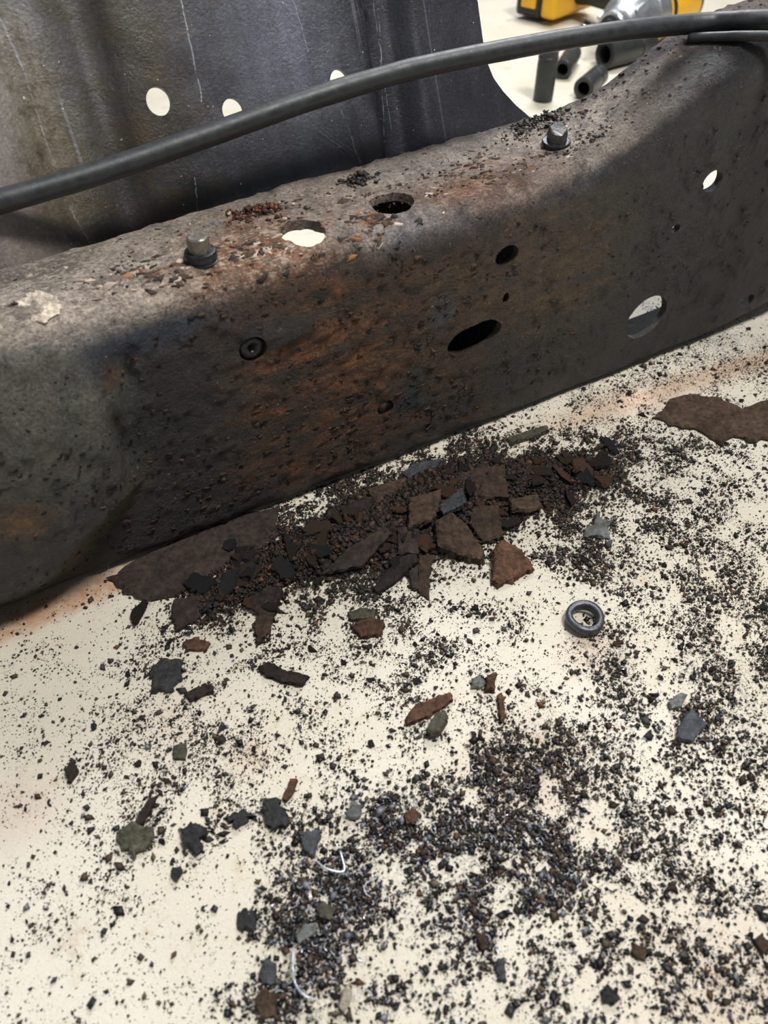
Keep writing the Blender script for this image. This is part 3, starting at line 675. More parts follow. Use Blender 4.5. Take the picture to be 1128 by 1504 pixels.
#DEBRIS
# ------------------------------------------------------------------ debris: heap, flakes, chips, crumbs, grit, swarf
HEAP = [(fl(px, py), h, rs, ro) for px, py, h, rs, ro in ((650, 735, .013, .050, .026), (540, 780, .009, .045, .022), (760, 715, .008, .045, .02), (450, 815, .006, .045, .02), (350, 860, .004, .035, .018), (600, 800, .007, .03, .018), (850, 700, .003, .04, .02))]
def hmound(P):
    P = np.atleast_2d(P)[:, :2]; h = np.zeros(len(P))
    for c, hh, rs, ro in HEAP:
        d = P-c[:2]; h = np.maximum(h, hh*np.exp(-((d@u_[:2])/rs)**2-((d@b_[:2])/ro)**2)) + .15*hh*np.exp(-((d@u_[:2])/rs)**2-((d@b_[:2])/ro)**2)
    return h
def build_heap():
    st = .0018; c = fl(600, 760); S, O = np.meshgrid(np.arange(-.20, .20, st), np.arange(-.09, .085, st))
    P = c + S.ravel()[:, None]*u_ + O.ravel()[:, None]*b_; h = hmound(P)
    n1 = fbm(P*90, 4, 61); n2 = fbm(P*260, 3, 62); hh = h*(.55+.9*n1) + .0042*(n2-.5)*np.clip(h/.004, 0, 1) - .0022 - .004*(1-np.clip(n1*1.6, 0, 1))*np.clip(1-h/.006, 0, 1)
    P[:, 2] = np.maximum(hh, -.001); nx = S.shape[1]; ny = S.shape[0]
    i = (np.arange(ny-1)[:, None]*nx + np.arange(nx-1)).ravel(); T = np.concatenate([np.stack([i, i+1, i+nx+1], 1), np.stack([i, i+nx+1, i+nx], 1)])
    # keep clear of the rail and drop cells under the floor
    front = -((P-A)@b_); ok = (P[:, 2] > -.0009) & (front > -.03); T = T[ok[T].any(1)]
    used = np.unique(T); mp = -np.ones(len(P), int); mp[used] = np.arange(len(used)); T = mp[T]; P = P[used]; n2 = fbm(P*200, 3, 63)[:, None]; n3 = fbm(P*60, 3, 64)[:, None]
    col = np.array(lin(38, 29, 23))*(1-n2) + np.array(lin(76, 56, 42))*n2; col = col*(.6+.7*n3)
    me = fast_mesh('heap', P, T, col); o = link('rust_heap', me, M['crumb']); tag(o, 'low dark brown heap of crumbled rust in front of the rail', 'rust heap', kind='stuff')
build_heap()

def flake_mesh(poly, thick, seed, rough=1., step=.0016, bend=0.):
    """poly: Nx2 local outline in metres; a jagged plate with crumbly edges and an uneven top"""
    rg = np.random.default_rng(seed); poly = np.array(poly); 
    if ((poly*np.roll(poly, -1, 0)[:, ::-1])@np.array([1, -1])).sum() < 0: poly = poly[::-1]
    size = np.ptp(poly, 0).max(); step = max(step, size/26); pts = []
    for a, b in zip(poly, np.roll(poly, -1, 0)):
        n = max(1, int(np.linalg.norm(b-a)/step))
        for k in range(n): pts.append(a+(b-a)*k/n)
    pts = np.array(pts); pts += rg.normal(0, step*.22*rough, pts.shape); n = len(pts)
    rings = [(1.0, 0.0), (1.0+.02, .45), (.97, .9), (.84, 1.0), (.58, 1.0), (.28, 1.0)]
    V = []
    for k, (q, zz) in enumerate(rings):
        p = pts*q; z = np.full(n, zz*thick)
        if k == 1: p = p + rg.normal(0, thick*.15, p.shape)
        if k >= 2:
            rough_ = min(rough, 1.)*(1. if k < 4 else .6)
            P3 = np.concatenate([p, np.full((n, 1), seed*.37)], 1); z += thick*.8*rough_*(fbm(P3*(1.6/max(size*.2, .001)), 3, seed)-.5) + thick*.6*rough_*(fbm(P3*(1/max(size*.5, .002)), 2, seed+5)-.5)
        if bend: z = z + bend*((p[:, 0]/size)**2)*size
        V.append(np.concatenate([p, z[:, None]], 1))
    V.append(np.array([[0, 0, V[-1][:, 2].mean()]])); V.append(np.array([[0, 0, 0.]])); V = np.concatenate(V); Fc = []
    m = len(rings)
    for i in range(m-1):
        for k in range(n): Fc.append((i*n+k, i*n+(k+1) % n, (i+1)*n+(k+1) % n, (i+1)*n+k))
    for k in range(n): Fc.append(((m-1)*n+k, (m-1)*n+(k+1) % n, m*n)); Fc.append(((k+1) % n, k, m*n+1))
    me = mesh('flake', V, Fc, False); return me
def px_flake(name, label, cat, poly, thick, mat, z0=None, tilt=(0, 0), rough=1., bend=0., group=None, kz=1.0):
    global NSEED
    NSEED += 1; thick = thick*1.3 if z0 is None else thick
    cpx = np.mean(np.array(poly, float), 0); c0 = fl(*cpx)
    if z0 is None: z0 = float(hmound(c0)[0])*kz + .0002
    P = np.array([fl(x, y, z0+thick*.7) for x, y in poly]); c = P.mean(0)
    me = flake_mesh(P[:, :2]-c[:2], thick, NSEED, rough, bend=bend)
    o = link(name, me, M[mat]); o.location = (c[0], c[1], z0); o.rotation_euler = (tilt[0], tilt[1], 0)
    return tag(o, label, cat, group)
NSEED = 100
def Z(ox, oy, k, *pts): return [(ox+x/k, oy+y/k) for x, y in pts]
def z5(*p): return Z(380, 620, 2, *p)
def z4(*p): return Z(564, 300, 2, *p)
def z6(*p): return Z(0, 820, 2, *p)
def z7(*p): return Z(564, 900, 2, *p)
def z8(*p): return Z(200, 1100, 2, *p)
def zb(*p): return Z(140, 640, 3.318, *p)
FL = [
 ('rust_sheet', 'long dark brown rust sheet slid out under the rail at left', zb((70, 690), (250, 570), (440, 490), (700, 390), (885, 350), (870, 500), (820, 545), (650, 612), (560, 690), (400, 765), (310, 795), (230, 797), (150, 755)), .0032, 'dark', .0004, (0, 0), .6),
 ('rust_sheet', 'broad reddish brown rust sheet lying at the right edge', z4((795, 625), (850, 570), (900, 555), (985, 570), (1060, 602), (1128, 575), (1190, 585), (1200, 650), (1128, 690), (1070, 690), (1030, 680), (990, 700), (930, 662), (860, 650)), .0035, 'brown', .0003, (0, 0), .8),
 ('rust_flake', 'narrow blue-black slab on the top of the heap by the rail', z5((420, 150), (450, 125), (530, 108), (548, 135), (440, 168)), .0030, 'blue', None, (.1, .05), .6),
 ('rust_flake', 'large dark flat flake crowning the heap', z5((565, 180), (600, 150), (660, 135), (722, 130), (735, 215), (650, 212)), .0035, 'brown', None, (.15, .05), .9),
 ('rust_flake', 'square brown flake left of the heap crest', z5((445, 222), (540, 205), (530, 250), (512, 282), (440, 305)), .0032, 'brown', None, (.1, -.12), .9),
 ('rust_chunk', 'thick angular brown chunk at the front of the heap', z5((512, 300), (550, 278), (600, 300), (664, 368), (652, 392), (600, 385), (520, 362)), .0100, 'brown', .0012, (.22, .08), .55),
 ('rust_flake', 'reddish triangular chunk beside the thick angular chunk', z5((690, 372), (715, 352), (770, 378), (808, 425), (705, 472), (686, 460)), .0065, 'red', .0008, (.16, .04), .5),
 ('rust_flake', 'long pointed dark flake at the front left of the heap', z5((186, 437), (260, 372), (370, 312), (392, 328), (330, 392), (300, 417)), .0024, 'dark', None, (.18, .02), .5),
 ('rust_flake', 'dark lance-shaped flake below the long pointed flake', z5((335, 482), (400, 412), (460, 382), (468, 410), (400, 468), (345, 497)), .0026, 'dark', None, (.1, -.05), .6),
 ('rust_flake', 'upright brown flake hanging off the heap front', z5((470, 395), (516, 398), (500, 440), (502, 517), (468, 492)), .0028, 'brown', None, (.2, .0), .6),
 ('rust_flake', 'small dark wedge beside the upright brown flake', z5((438, 440), (470, 418), (470, 490), (450, 485)), .0024, 'dark', None, (.1, .1), .6),
 ('rust_flake', 'curled brown flake at the right shoulder of the heap', z5((735, 232), (820, 203), (830, 240), (800, 262), (742, 267)), .0030, 'brown', None, (-.1, .15), .9),
 ('rust_flake', 'dark reddish flake at the left shoulder of the heap', z5((240, 252), (330, 222), (348, 262), (280, 302), (248, 292)), .0030, 'dark', None, (.12, .1), .9),
 ('rust_flake', 'blue-grey flake wedged in the middle of the heap', z5((525, 245), (598, 198), (612, 240), (545, 268)), .0028, 'blue', None, (.1, -.1), .7),
 ('rust_flake', 'broad brown flake behind the heap crest', z5((620, 260), (700, 245), (720, 330), (660, 345), (618, 300)), .0032, 'brown', None, (.2, .12), .9),
 ('rust_flake', 'dark flake between the chunk and the pointed flake', z5((405, 318), (470, 300), (468, 380), (410, 378)), .0030, 'dark', None, (.15, .1), .9),
 ('rust_flake', 'low brown flake near the rail at the heap back', z5((320, 200), (430, 165), (440, 215), (350, 250)), .0030, 'brown', None, (.12, .05), .9),
 ('rust_flake', 'pale grey star-shaped flake right of the heap', z5((955, 312), (985, 300), (990, 258), (1008, 285), (1042, 288), (1025, 308), (1034, 342), (1000, 330), (960, 332)), .0020, 'grey', .0015, (.1, .05), .7),
 ('rust_flake', 'dull brown oval flake above the orange one', z5((260, 562), (300, 548), (347, 550), (340, 575), (270, 582)), .0032, 'olive', .0003, (0, 0), .6),
 ('rust_flake', 'orange-brown oval flake in front of the heap', z5((270, 597), (330, 573), (372, 590), (360, 622), (300, 630)), .0040, 'red', .0003, (.05, 0), .6),
 ('rust_flake', 'dark jagged strip alone on the pale floor', z5((0, 715), (30, 706), (80, 728), (146, 745), (128, 770), (60, 758), (20, 742)), .0042, 'dark', .0003, (.05, 0), .8),
 ('rust_flake', 'elongated rusty sliver with a square end, mid floor', z5((428, 868), (460, 830), (565, 793), (572, 815), (500, 862), (438, 887)), .0038, 'red', .0004, (.04, 0), .5),
 ('rust_pebble', 'smooth dark oval pebble beside the rusty sliver', z5((490, 905), (518, 860), (545, 848), (558, 868), (532, 912), (505, 918)), .0065, 'olive', .0002, (0, 0), .3),
 ('rust_flake', 'grey-green slab lying behind the heap near the rail', z5((732, 45), (845, 10), (852, 25), (742, 62)), .0036, 'olive', .001, (0, 0), .5),
 ('rust_flake', 'small upright red chip between two grey chips', z5((668, 742), (698, 738), (694, 790), (670, 785)), .0040, 'red', .0002, (0, 0), .8),
 ('rust_flake', 'small round grey chip left of the red chip', z5((625, 755), (648, 745), (668, 765), (650, 782), (630, 778)), .0032, 'grey', .0002, (0, 0), .6),
 ('rust_flake', 'thin red splinter right of the rusty sliver', z5((700, 800), (716, 796), (726, 870), (712, 878)), .0030, 'red', .0002, (0, 0), .8),
 ('rust_flake', 'dark oblong chip on the floor left of the jagged strip', z6((538, 398), (575, 380), (622, 370), (630, 390), (562, 414)), .0036, 'dark', .0002, (0, 0), .7),
 ('rust_flake', 'small grey-green square chip at left centre', z6((508, 555), (548, 540), (545, 590), (512, 588)), .0026, 'olive', .0002, (0, 0), .6),
 ('rust_flake', 'dark brown pitted chip near the left edge', z6((190, 625), (212, 588), (232, 622), (205, 660)), .0034, 'dark', .0002, (0, 0), .8),
 ('rust_clump', 'broad grey-brown crumbly clump at lower left', z6((340, 812), (380, 780), (450, 795), (440, 830), (395, 872), (355, 850)), .0040, 'olive', .0002, (0, 0), 1.),
 ('rust_flake', 'thin dark sliver sticking up from the grey-brown clump', z6((390, 775), (440, 705), (464, 698), (445, 740), (405, 790)), .0028, 'dark', .0024, (.1, 0), .6),
 ('rust_flake', 'slim red-brown sliver leaning on the black clump', z6((828, 705), (855, 648), (872, 645), (865, 680), (842, 714)), .0032, 'red', .0003, (0, 0), .6),
 ('rust_clump', 'black crumbly clump under the slim red sliver', z6((770, 715), (810, 700), (842, 740), (840, 785), (800, 795), (772, 762)), .0046, 'black', .0002, (0, 0), 1.),
 ('rust_flake', 'blue-black wedge right of the black clump', z6((878, 802), (945, 797), (935, 840), (918, 880), (890, 850)), .0032, 'blue', .0002, (0, 0), .8),
 ('rust_clump', 'black three-lobed clump at lower left', z6((528, 800), (570, 770), (605, 800), (590, 835), (602, 860), (575, 870), (540, 840)), .0044, 'black', .0002, (0, 0), 1.),
 ('rust_clump', 'black elongated clump beside the three-lobed one', z6((665, 765), (720, 735), (745, 755), (700, 788)), .0036, 'black', .0002, (0, 0), 1.),
 ('rust_clump', 'black crumb cluster left of the heap tail', z6((442, 330), (470, 292), (530, 300), (535, 350), (500, 385), (452, 390)), .0040, 'black', .0002, (0, 0), 1.),
 ('rust_flake', 'brown leaning flake at the tail of the heap', z6((745, 190), (785, 110), (820, 120), (790, 210), (752, 255)), .0032, 'brown', None, (.1, .15), .8),
 ('rust_flake', 'dark rounded flake at the tail of the heap', z6((735, 120), (790, 80), (835, 95), (810, 140), (755, 160)), .0034, 'dark', None, (.1, -.1), .8),
 ('rust_flake', 'long brown flake trailing left from the heap', z6((505, 130), (620, 95), (660, 75), (640, 120), (560, 190), (515, 215)), .0028, 'dark', .0008, (.04, .05), .8),
 ('rust_flake', 'small reddish flake below the heap tail', z6((535, 250), (570, 232), (618, 245), (605, 268), (550, 268)), .0030, 'red', .0003, (0, 0), .8),
 ('rust_flake', 'slate-grey triangular flake at the right', z7((865, 332), (900, 283), (947, 325), (908, 377), (860, 366)), .0036, 'blue', .0008, (.1, .05), .35),
 ('rust_flake', 'small slate flake above the triangular one', z7((835, 262), (870, 232), (892, 240), (870, 275), (845, 280)), .0030, 'grey', .0006, (.1, .05), .5),
 ('rust_flake', 'brown four-cornered flake low on the right', z7((728, 968), (775, 985), (766, 1022), (730, 1002)), .0026, 'brown', .0002, (0, 0), .8),
 ('rust_flake', 'dark grey lumpy flake near the bottom edge', z7((638, 1108), (660, 1092), (697, 1130), (680, 1148), (645, 1138)), .0032, 'black', .0002, (0, 0), .9),
 ('rust_flake', 'grey-blue upright flake near the bottom edge', z7((328, 1022), (352, 1015), (360, 1078), (340, 1080)), .0028, 'blue', .0002, (0, 0), .7),
 ('rust_flake', 'brown flake above the grey-blue upright one', z7((265, 948), (295, 935), (312, 985), (285, 990)), .0028, 'brown', .0002, (0, 0), .8),
 ('rust_flake', 'small brown arrow-shaped flake at right centre', z7((825, 820), (845, 788), (866, 822), (845, 812)), .0024, 'brown', .0002, (0, 0), .8),
 ('rust_flake', 'brown flake at the far right, lower', z7((1085, 960), (1110, 942), (1135, 975), (1115, 1005)), .0030, 'brown', .0002, (0, 0), .8),
 ('rust_flake', 'smooth grey flat flake in the bottom swarf pile', z8((468, 548), (490, 518), (530, 508), (528, 535), (480, 572)), .0022, 'grey', .0022, (.1, .1), .3),
 ('rust_flake', 'olive jagged flake in the bottom swarf pile', z8((525, 470), (550, 452), (590, 465), (570, 495), (540, 492)), .0022, 'olive', .0022, (.05, .05), .8),
 ('rust_flake', 'slate flake at the left edge of the swarf pile', z8((362, 650), (380, 615), (412, 625), (405, 690), (372, 690)), .0026, 'blue', .0012, (.05, .05), .6),
 ('rust_flake', 'large brown flake at the bottom of the swarf pile', z8((345, 730), (380, 702), (418, 720), (408, 785), (360, 788)), .0028, 'brown', .0012, (.05, 0), .7),
 ('rust_flake', 'black star-shaped flake left of the swarf pile', z8((298, 490), (325, 470), (358, 482), (345, 515), (312, 528)), .0030, 'black', .0002, (0, 0), 1.),
 ('rust_flake', 'small black lump above the black star flake', z8((98, 368), (118, 342), (134, 362), (120, 388)), .0030, 'black', .0002, (0, 0), 1.),
 ('metal_chip', 'pale silvery metal chip at the bottom of the swarf pile', z8((596, 760), (604, 715), (622, 695), (634, 708), (628, 745), (610, 768)), .0030, 'pale', .0016, (.1, .1), .4),
 ('rust_flake', 'grey flake at the top of the swarf pile', z8((615, 185), (635, 152), (662, 165), (655, 195), (630, 205)), .0024, 'grey', .0015, (.05, .05), .6),
 ('rust_flake', 'brown flake lying on the swarf pile, upper right', z8((785, 195), (810, 175), (836, 185), (820, 215), (795, 218)), .0026, 'red', .0018, (.05, .05), .7),
]
for nm, lb, poly, th, mt, z0, tl, rg in FL: px_flake(nm, lb, nm.split('_')[1], poly, th, mt, z0, tl, 2.4 if 'clump' in nm or rg >= 1 else rg*1.3)

# density of loose material over the floor (metres, world)
SPOTS = [  # photo point, radius x, radius y, crumb, grit, swarf
 (650, 740, .085, .045, 30, 10, 1), (480, 820, .060, .040, 22, 8, 0), (820, 710, .080, .040, 18, 14, 0), (870, 810, .032, .028, 16, 12, 1), (330, 890, .040, .025, 9, 5, 0),
 (890, 950, .012, .030, 9, 7, .5), (830, 1040, .022, .018, 6, 5, .3), (770, 1120, .028, .020, 12, 10, 2), (560, 1215, .030, .018, 12, 8, 14), (680, 1260, .030, .018, 12, 9, 11),
 (490, 1330, .024, .020, 12, 9, 16), (440, 1430, .022, .026, 12, 9, 16), (760, 1330, .022, .016, 7, 5, 4), (800, 1230, .030, .020, 7, 6, 4), (1000, 1060, .030, .022, 8, 7, 4),
 (1105, 1010, .022, .035, 11, 9, 3), (1090, 900, .05, .05, 7, 10, 1), (980, 780, .05, .04, 9, 11, .5), (1000, 660, .06, .025, 9, 8, 0), (900, 590, .08, .02, 3, 8, 0),
 (230, 980, .018, .016, 3, 2, 0), (210, 1215, .014, .014, 2, 1, .2), (290, 1220, .016, .014, 2.5, 1, .2), (400, 1195, .016, .012, 3, 2, .5), (560, 1090, .012, .012, 1.5, 1, 0),
 (300, 1050, .05, .04, 3, 7, .6), (100, 1000, .06, .05, 1.5, 3, .1), (650, 970, .07, .05, 6, 10, .6), (1000, 1250, .07, .06, 6, 7, 3), (900, 1400, .07, .04, 3, 4, 4),
 (150, 1350, .06, .05, 1.6, 3, .5), (620, 1450, .05, .03, 3, 3, 5), (720, 1180, .04, .03, 7, 6, 5), (300, 1140, .06, .04, 3, 5, .5), (400, 970, .04, .03, 2.5, 3, 0), (560, 715, .10, .014, 16, 8, 0), (760, 640, .07, .012, 9, 9, 0), (1050, 545, .10, .05, 2.5, 8, 0), (960, 470, .06, .05, 1, 4, 0)]
def sample(idx, n, uni, clump=.5):
    wt = np.array([sp[idx]*sp[2]*sp[3]*1e4 for sp in SPOTS] + [uni]); wt /= wt.sum(); out = []
    k = RNG.choice(len(wt), size=int(n*2.6), p=wt); P = np.empty((len(k), 2))
    for i, sp in enumerate(SPOTS):
        m = k == i; c = fl(sp[0], sp[1]); P[m] = c[:2] + RNG.normal(0, .75, (m.sum(), 2))*np.array([sp[2], sp[3]])
    m = k == len(SPOTS); P[m] = np.stack([RNG.uniform(-.46, .80, m.sum()), RNG.uniform(-.02, .90, m.sum())], 1)
    P3 = np.concatenate([P, np.zeros((len(P), 1))], 1); nz = fbm(P3*70, 4, 71); keep = RNG.random(len(P)) < .12 + .88*sm(.30, .30+.34*(.5+clump), nz)
    rel = P3-A; front = -(rel@b_); s = rel@u_
    keep &= (front > -.004) | (s > .6) | (front < -.14)
    return P3[keep][:n]
OCT_V = np.array([[1, 0, 0], [-1, 0, 0], [0, 1, 0], [0, -1, 0], [0, 0, 1], [0, 0, -1.]]); OCT_T = np.array([[0, 2, 4], [2, 1, 4], [1, 3, 4], [3, 0, 4], [2, 0, 5], [1, 2, 5], [3, 1, 5], [0, 3, 5]])
def grains(name, mat, P, size, flat, pal, label, cat, zextra=0., spread=None):
    n = len(P); ang = RNG.uniform(0, 6.28, n); V = np.repeat(OCT_V[None], n, 0)*(1+RNG.normal(0, .16, (n, 6, 1)))
    sc = size[:, None]*np.stack([RNG.uniform(.7, 1.5, n), RNG.uniform(.6, 1.1, n), RNG.uniform(flat*.6, flat*1.4, n)], 1); V = V*sc[:, None, :] + RNG.normal(0, .12, (n, 6, 3))*size[:, None, None]*np.array([1, 1, .5])
    c, s_ = np.cos(ang)[:, None], np.sin(ang)[:, None]; x, y = V[:, :, 0].copy(), V[:, :, 1].copy(); V[:, :, 0] = c*x-s_*y; V[:, :, 1] = s_*x+c*y
    tx = RNG.normal(0, .25, (n, 1)); ty = RNG.normal(0, .25, (n, 1)); V[:, :, 2] += V[:, :, 0]*tx + V[:, :, 1]*ty
    base = P.copy(); base[:, 2] = P[:, 2] + size*flat*.7 + zextra*RNG.random(n); V += base[:, None, :]
    T = (OCT_T[None] + (np.arange(n)*6)[:, None, None]).reshape(-1, 3)
    pc = np.array([lin(*p[:3]) for p in pal]); pw = np.array([p[3] for p in pal], float); pw /= pw.sum()
    col = pc[RNG.choice(len(pc), size=n, p=pw)]*RNG.uniform(.6, 1.4, (n, 1)); col = np.repeat(col, 6, 0)
    o = link(name, fast_mesh(name, V.reshape(-1, 3), T, col), M[mat])
    if label: tag(o, label, cat, kind='stuff')
    return o
PAL_C = [(44, 35, 29, 5), (70, 54, 42, 5), (42, 41, 42, 4), (98, 66, 46, .8), (88, 78, 62, 1.6), (66, 64, 62, 2)]
PAL_G = [(34, 32, 32, 6), (58, 50, 43, 4), (84, 82, 80, 1.2), (106, 92, 74, .5)]
P = sample(4, 42000, 25, .9); P[:, 2] = hmound(P)*.85
grains('rust_crumbs', 'crumb', P, np.clip(RNG.lognormal(-7.32, .50, len(P)), .0003, .0028), .45, PAL_C, 'brown and black rust crumbs strewn over the pale floor', 'rust crumbs', .0008)
P = sample(5, 125000, 95, .6); P[:, 2] = hmound(P)*.9
grains('metal_grit', 'grit', P, np.clip(RNG.lognormal(-8.05, .38, len(P)), .00015, .0008), .5, PAL_G, 'fine black grit dusted all over the pale floor', 'grit')
# heap cover: coarser crumbs on the heap itself
def heap_cover():
    P = []
    for c, hh, rs, ro in HEAP:
        k = int(5000*hh/.013*rs*ro/(.05*.026)); a = RNG.normal(0, .62, (k, 2)); P.append(c + a[:, :1]*rs*u_ + a[:, 1:]*ro*b_)
    P = np.concatenate(P); front = -((P-A)@b_); P = P[front > .0]; P[:, 2] = hmound(P)*.95
    grains('rust_crumbs', 'crumb', P, np.clip(RNG.lognormal(-6.75, .45, len(P)), .0005, .0038), .35, [(38, 29, 23, 5), (62, 46, 35, 4), (48, 38, 32, 4), (84, 54, 36, .8), (34, 34, 37, 1.5)], 'coarse crumbled rust covering the heap by the rail', 'rust crumbs', .0012)
heap_cover()
P = sample(6, 6500, 4, .6)
grains('swarf_crumbs', 'grit', P, np.clip(RNG.lognormal(-7.0, .45, len(P)), .0004, .0024), .5, [(30, 30, 33, 5), (50, 49, 50, 3), (66, 54, 45, 2), (84, 62, 44, .5), (112, 114, 120, 1.2)], 'coarse dark crumbs mixed through the glinting swarf pile', 'rust crumbs', .0008)
# bright curls of swarf
def swarf():
    P = sample(6, 2000, 4, .5); n = len(P); seg = 6; W = []; T = []; Cc = []; base = 0
    r = RNG.lognormal(-7.1, .5, n); arc = RNG.uniform(.7, 3.4, n); wd = RNG.uniform(.0002, .0006, n); a0 = RNG.uniform(0, 6.28, n); tl = RNG.normal(0, .5, (n, 2)); pitch = RNG.uniform(0, .0012, n)
    for k in range(seg+1):
        a = a0 + arc*k/seg; x = r*np.cos(a); y = r*np.sin(a); z = pitch*k/seg
        for sgn in (-1, 1):
            xx = x*(1+sgn*wd*.5/r); yy = y*(1+sgn*wd*.5/r); zz = np.abs(z + xx*tl[:, 0] + yy*tl[:, 1]) + (sgn+1)*wd*.25 + .0003
            W.append(np.stack([xx, yy, zz], 1))
    W = np.stack(W, 1) + P[:, None, :] + RNG.uniform(.0008, .003, n)[:, None, None]*np.array([0, 0, 1])*np.where(np.arange(n) % 3 == 0, .3, 1)[:, None, None]; m = 2*(seg+1); t = []
    for k in range(seg): t += [(2*k, 2*k+2, 2*k+3), (2*k, 2*k+3, 2*k+1)]
    T = (np.array(t)[None] + (np.arange(n)*m)[:, None, None]).reshape(-1, 3); c = np.array(lin(236, 240, 250))*(.18+RNG.random((n, 1))**1.5)
    o = link('steel_swarf', fast_mesh('swarf', W.reshape(-1, 3), T, np.repeat(c, m, 0)), M['swarf']); tag(o, 'bright curled steel swarf glinting among the dark crumbs', 'swarf', kind='stuff')
swarf()
def long_curl(px, label):
    P = catmull([fl(x, y, .004+.0015*(i % 2)) for i, (x, y) in enumerate(px)], 8); V, Fc = tube(P, .00055, 8)
    o = link('swarf_curl', mesh('curl', V, Fc), M['swarf']); setcol(o.data, 'Col', np.tile(np.array(lin(190, 196, 208)), (len(V), 1))); tag(o, label, 'swarf')
long_curl(z8((462, 590), (460, 640), (468, 690), (492, 722), (528, 738)), 'long pale steel curl in the bottom swarf pile')
long_curl(z8((530, 330), (560, 352), (610, 358), (600, 300)), 'loose looped steel curl above the swarf pile')

# single chips, each one a thing: copies share a few meshes
VAR = []
for v in range(12):
    rg = np.random.default_rng(500+v); n = rg.integers(6, 9); a = np.sort(rg.uniform(0, 6.28, n)+np.arange(n)*.01); rr = rg.uniform(.55, 1.1, n)
    asp = rg.uniform(.5, .9); VAR.append(np.stack([rr*np.cos(a), asp*rr*np.sin(a)], 1)*.5)
def chip_mesh(poly, seed):
    rg = np.random.default_rng(seed); n = len(poly); th = .28; V = [(x*.96, y*.96, 0) for x, y in poly] + [(x, y, th*.6) for x, y in poly] + [(x*.8, y*.8, th*(1+.3*rg.normal())) for x, y in poly] + [(0, 0, th*1.1)]
    Fc = [tuple(reversed(range(n)))]
    for r in range(2):
        for k in range(n): Fc.append((r*n+k, r*n+(k+1) % n, (r+1)*n+(k+1) % n, (r+1)*n+k))
    for k in range(n): Fc.append((2*n+k, 2*n+(k+1) % n, 3*n))
    return mesh('chip', V, Fc, False)
CM = {}
KIND = [('dark', 5, 'small dark brown rust chip scattered over the pale floor', 'dark rust chips on the floor'), ('black', 4, 'small black scale chip scattered over the pale floor', 'black scale chips on the floor'),
        ('brown', 4, 'small mid-brown rust chip scattered over the pale floor', 'brown rust chips on the floor'), ('red', 1.2, 'small reddish rust chip scattered over the pale floor', 'reddish rust chips on the floor'), ('olive', 1.8, 'small grey-olive chip scattered over the pale floor', 'grey-olive chips on the floor'), ('blue', 1.5, 'small slate-blue chip scattered over the pale floor', 'slate-blue chips on the floor')]
kp = np.array([k[1] for k in KIND]); kp = kp/kp.sum()
LM = [('the steel ring', 857, 914), ('the grey star-shaped flake', 880, 770), ('the reddish triangular chunk', 752, 826), ('the orange-brown oval flake', 540, 918), ('the dark jagged strip', 416, 990), ('the elongated rusty sliver', 630, 1040),
 ('the thin red splinter', 737, 1040), ('the slate triangular flake', 1014, 1065), ('the grey-green square chip', 264, 1102), ('the dark pitted chip at left', 105, 1132), ('the grey-brown clump', 198, 1232), ('the slim red sliver', 424, 1160),
 ('the blue-black wedge', 456, 1238), ('the three-lobed black clump', 283, 1232), ('the black star flake', 363, 1350), ('the smooth grey flake in the swarf', 450, 1370), ('the pale silvery chip', 508, 1466), ('the brown arrow-shaped flake', 986, 1304),
 ('the brown four-cornered flake', 938, 1398), ('the dark lumpy flake', 897, 1460), ('the far right brown flake', 1119, 1386), ('the broad right-hand rust sheet', 1050, 610), ('the long rust sheet at left', 280, 820), ('the black crumb cluster', 245, 990), ('the grey-green slab', 775, 637)]
LMP = np.array([fl(x, y)[:2] for _, x, y in LM]); ORD = ['', 'second', 'third', 'fourth', 'fifth', 'sixth', 'seventh', 'eighth', 'ninth', 'tenth', 'eleventh', 'twelfth']
HLM = [('the thick angular chunk', 672, 790), ('the reddish triangular chunk', 752, 826), ('the blue-black slab', 622, 690), ('the flake crowning the heap', 705, 710), ('the square brown flake', 624, 748), ('the long pointed flake', 520, 805), ('the lance-shaped flake', 580, 840), ('the upright brown flake', 625, 845),
 ('the curled brown flake', 772, 740), ('the dark reddish shoulder flake', 525, 752), ('the blue-grey wedged flake', 665, 740), ('the dark rounded tail flake', 392, 875), ('the brown leaning flake', 390, 900), ('the long trailing brown flake', 290, 885), ('the long rust sheet', 280, 820), ('the grey star-shaped flake', 880, 770), ('the grey-green slab', 775, 637)]
def name_chips(items, noun, cname, LM=None):                # each chip is told apart by its colour and its rank beside a landmark
    LM = LM or globals()['LM']; LMP = np.array([fl(x, y)[:2] for _, x, y in LM]); grp = {}
    for o, p, mt in items:
        d = np.linalg.norm(LMP-p[:2], axis=1); j = int(np.argmin(d)); v = p[:2]-LMP[j]
        side = ('right of' if v[0] > 0 else 'left of') if abs(v[0]) > abs(v[1]) else ('behind' if v[1] > 0 else 'in front of')
        grp.setdefault((mt, j, side), []).append((d[j], o))
    for (mt, j, side), L in grp.items():
        L.sort(key=lambda a: a[0])
        for k, (_, o) in enumerate(L):
            rank = (ORD[min(k, 11)]+' ') if k else ''
            o['label'] = f"small {cname[mt]} {noun}, {rank}nearest {side} {LM[j][0]}" if len(L) > 1 or k else f"small {cname[mt]} {noun} {side} {LM[j][0]}"
CN = {'dark': 'dark brown', 'black': 'black', 'brown': 'mid-brown', 'red': 'reddish', 'olive': 'grey-olive', 'blue': 'slate'}
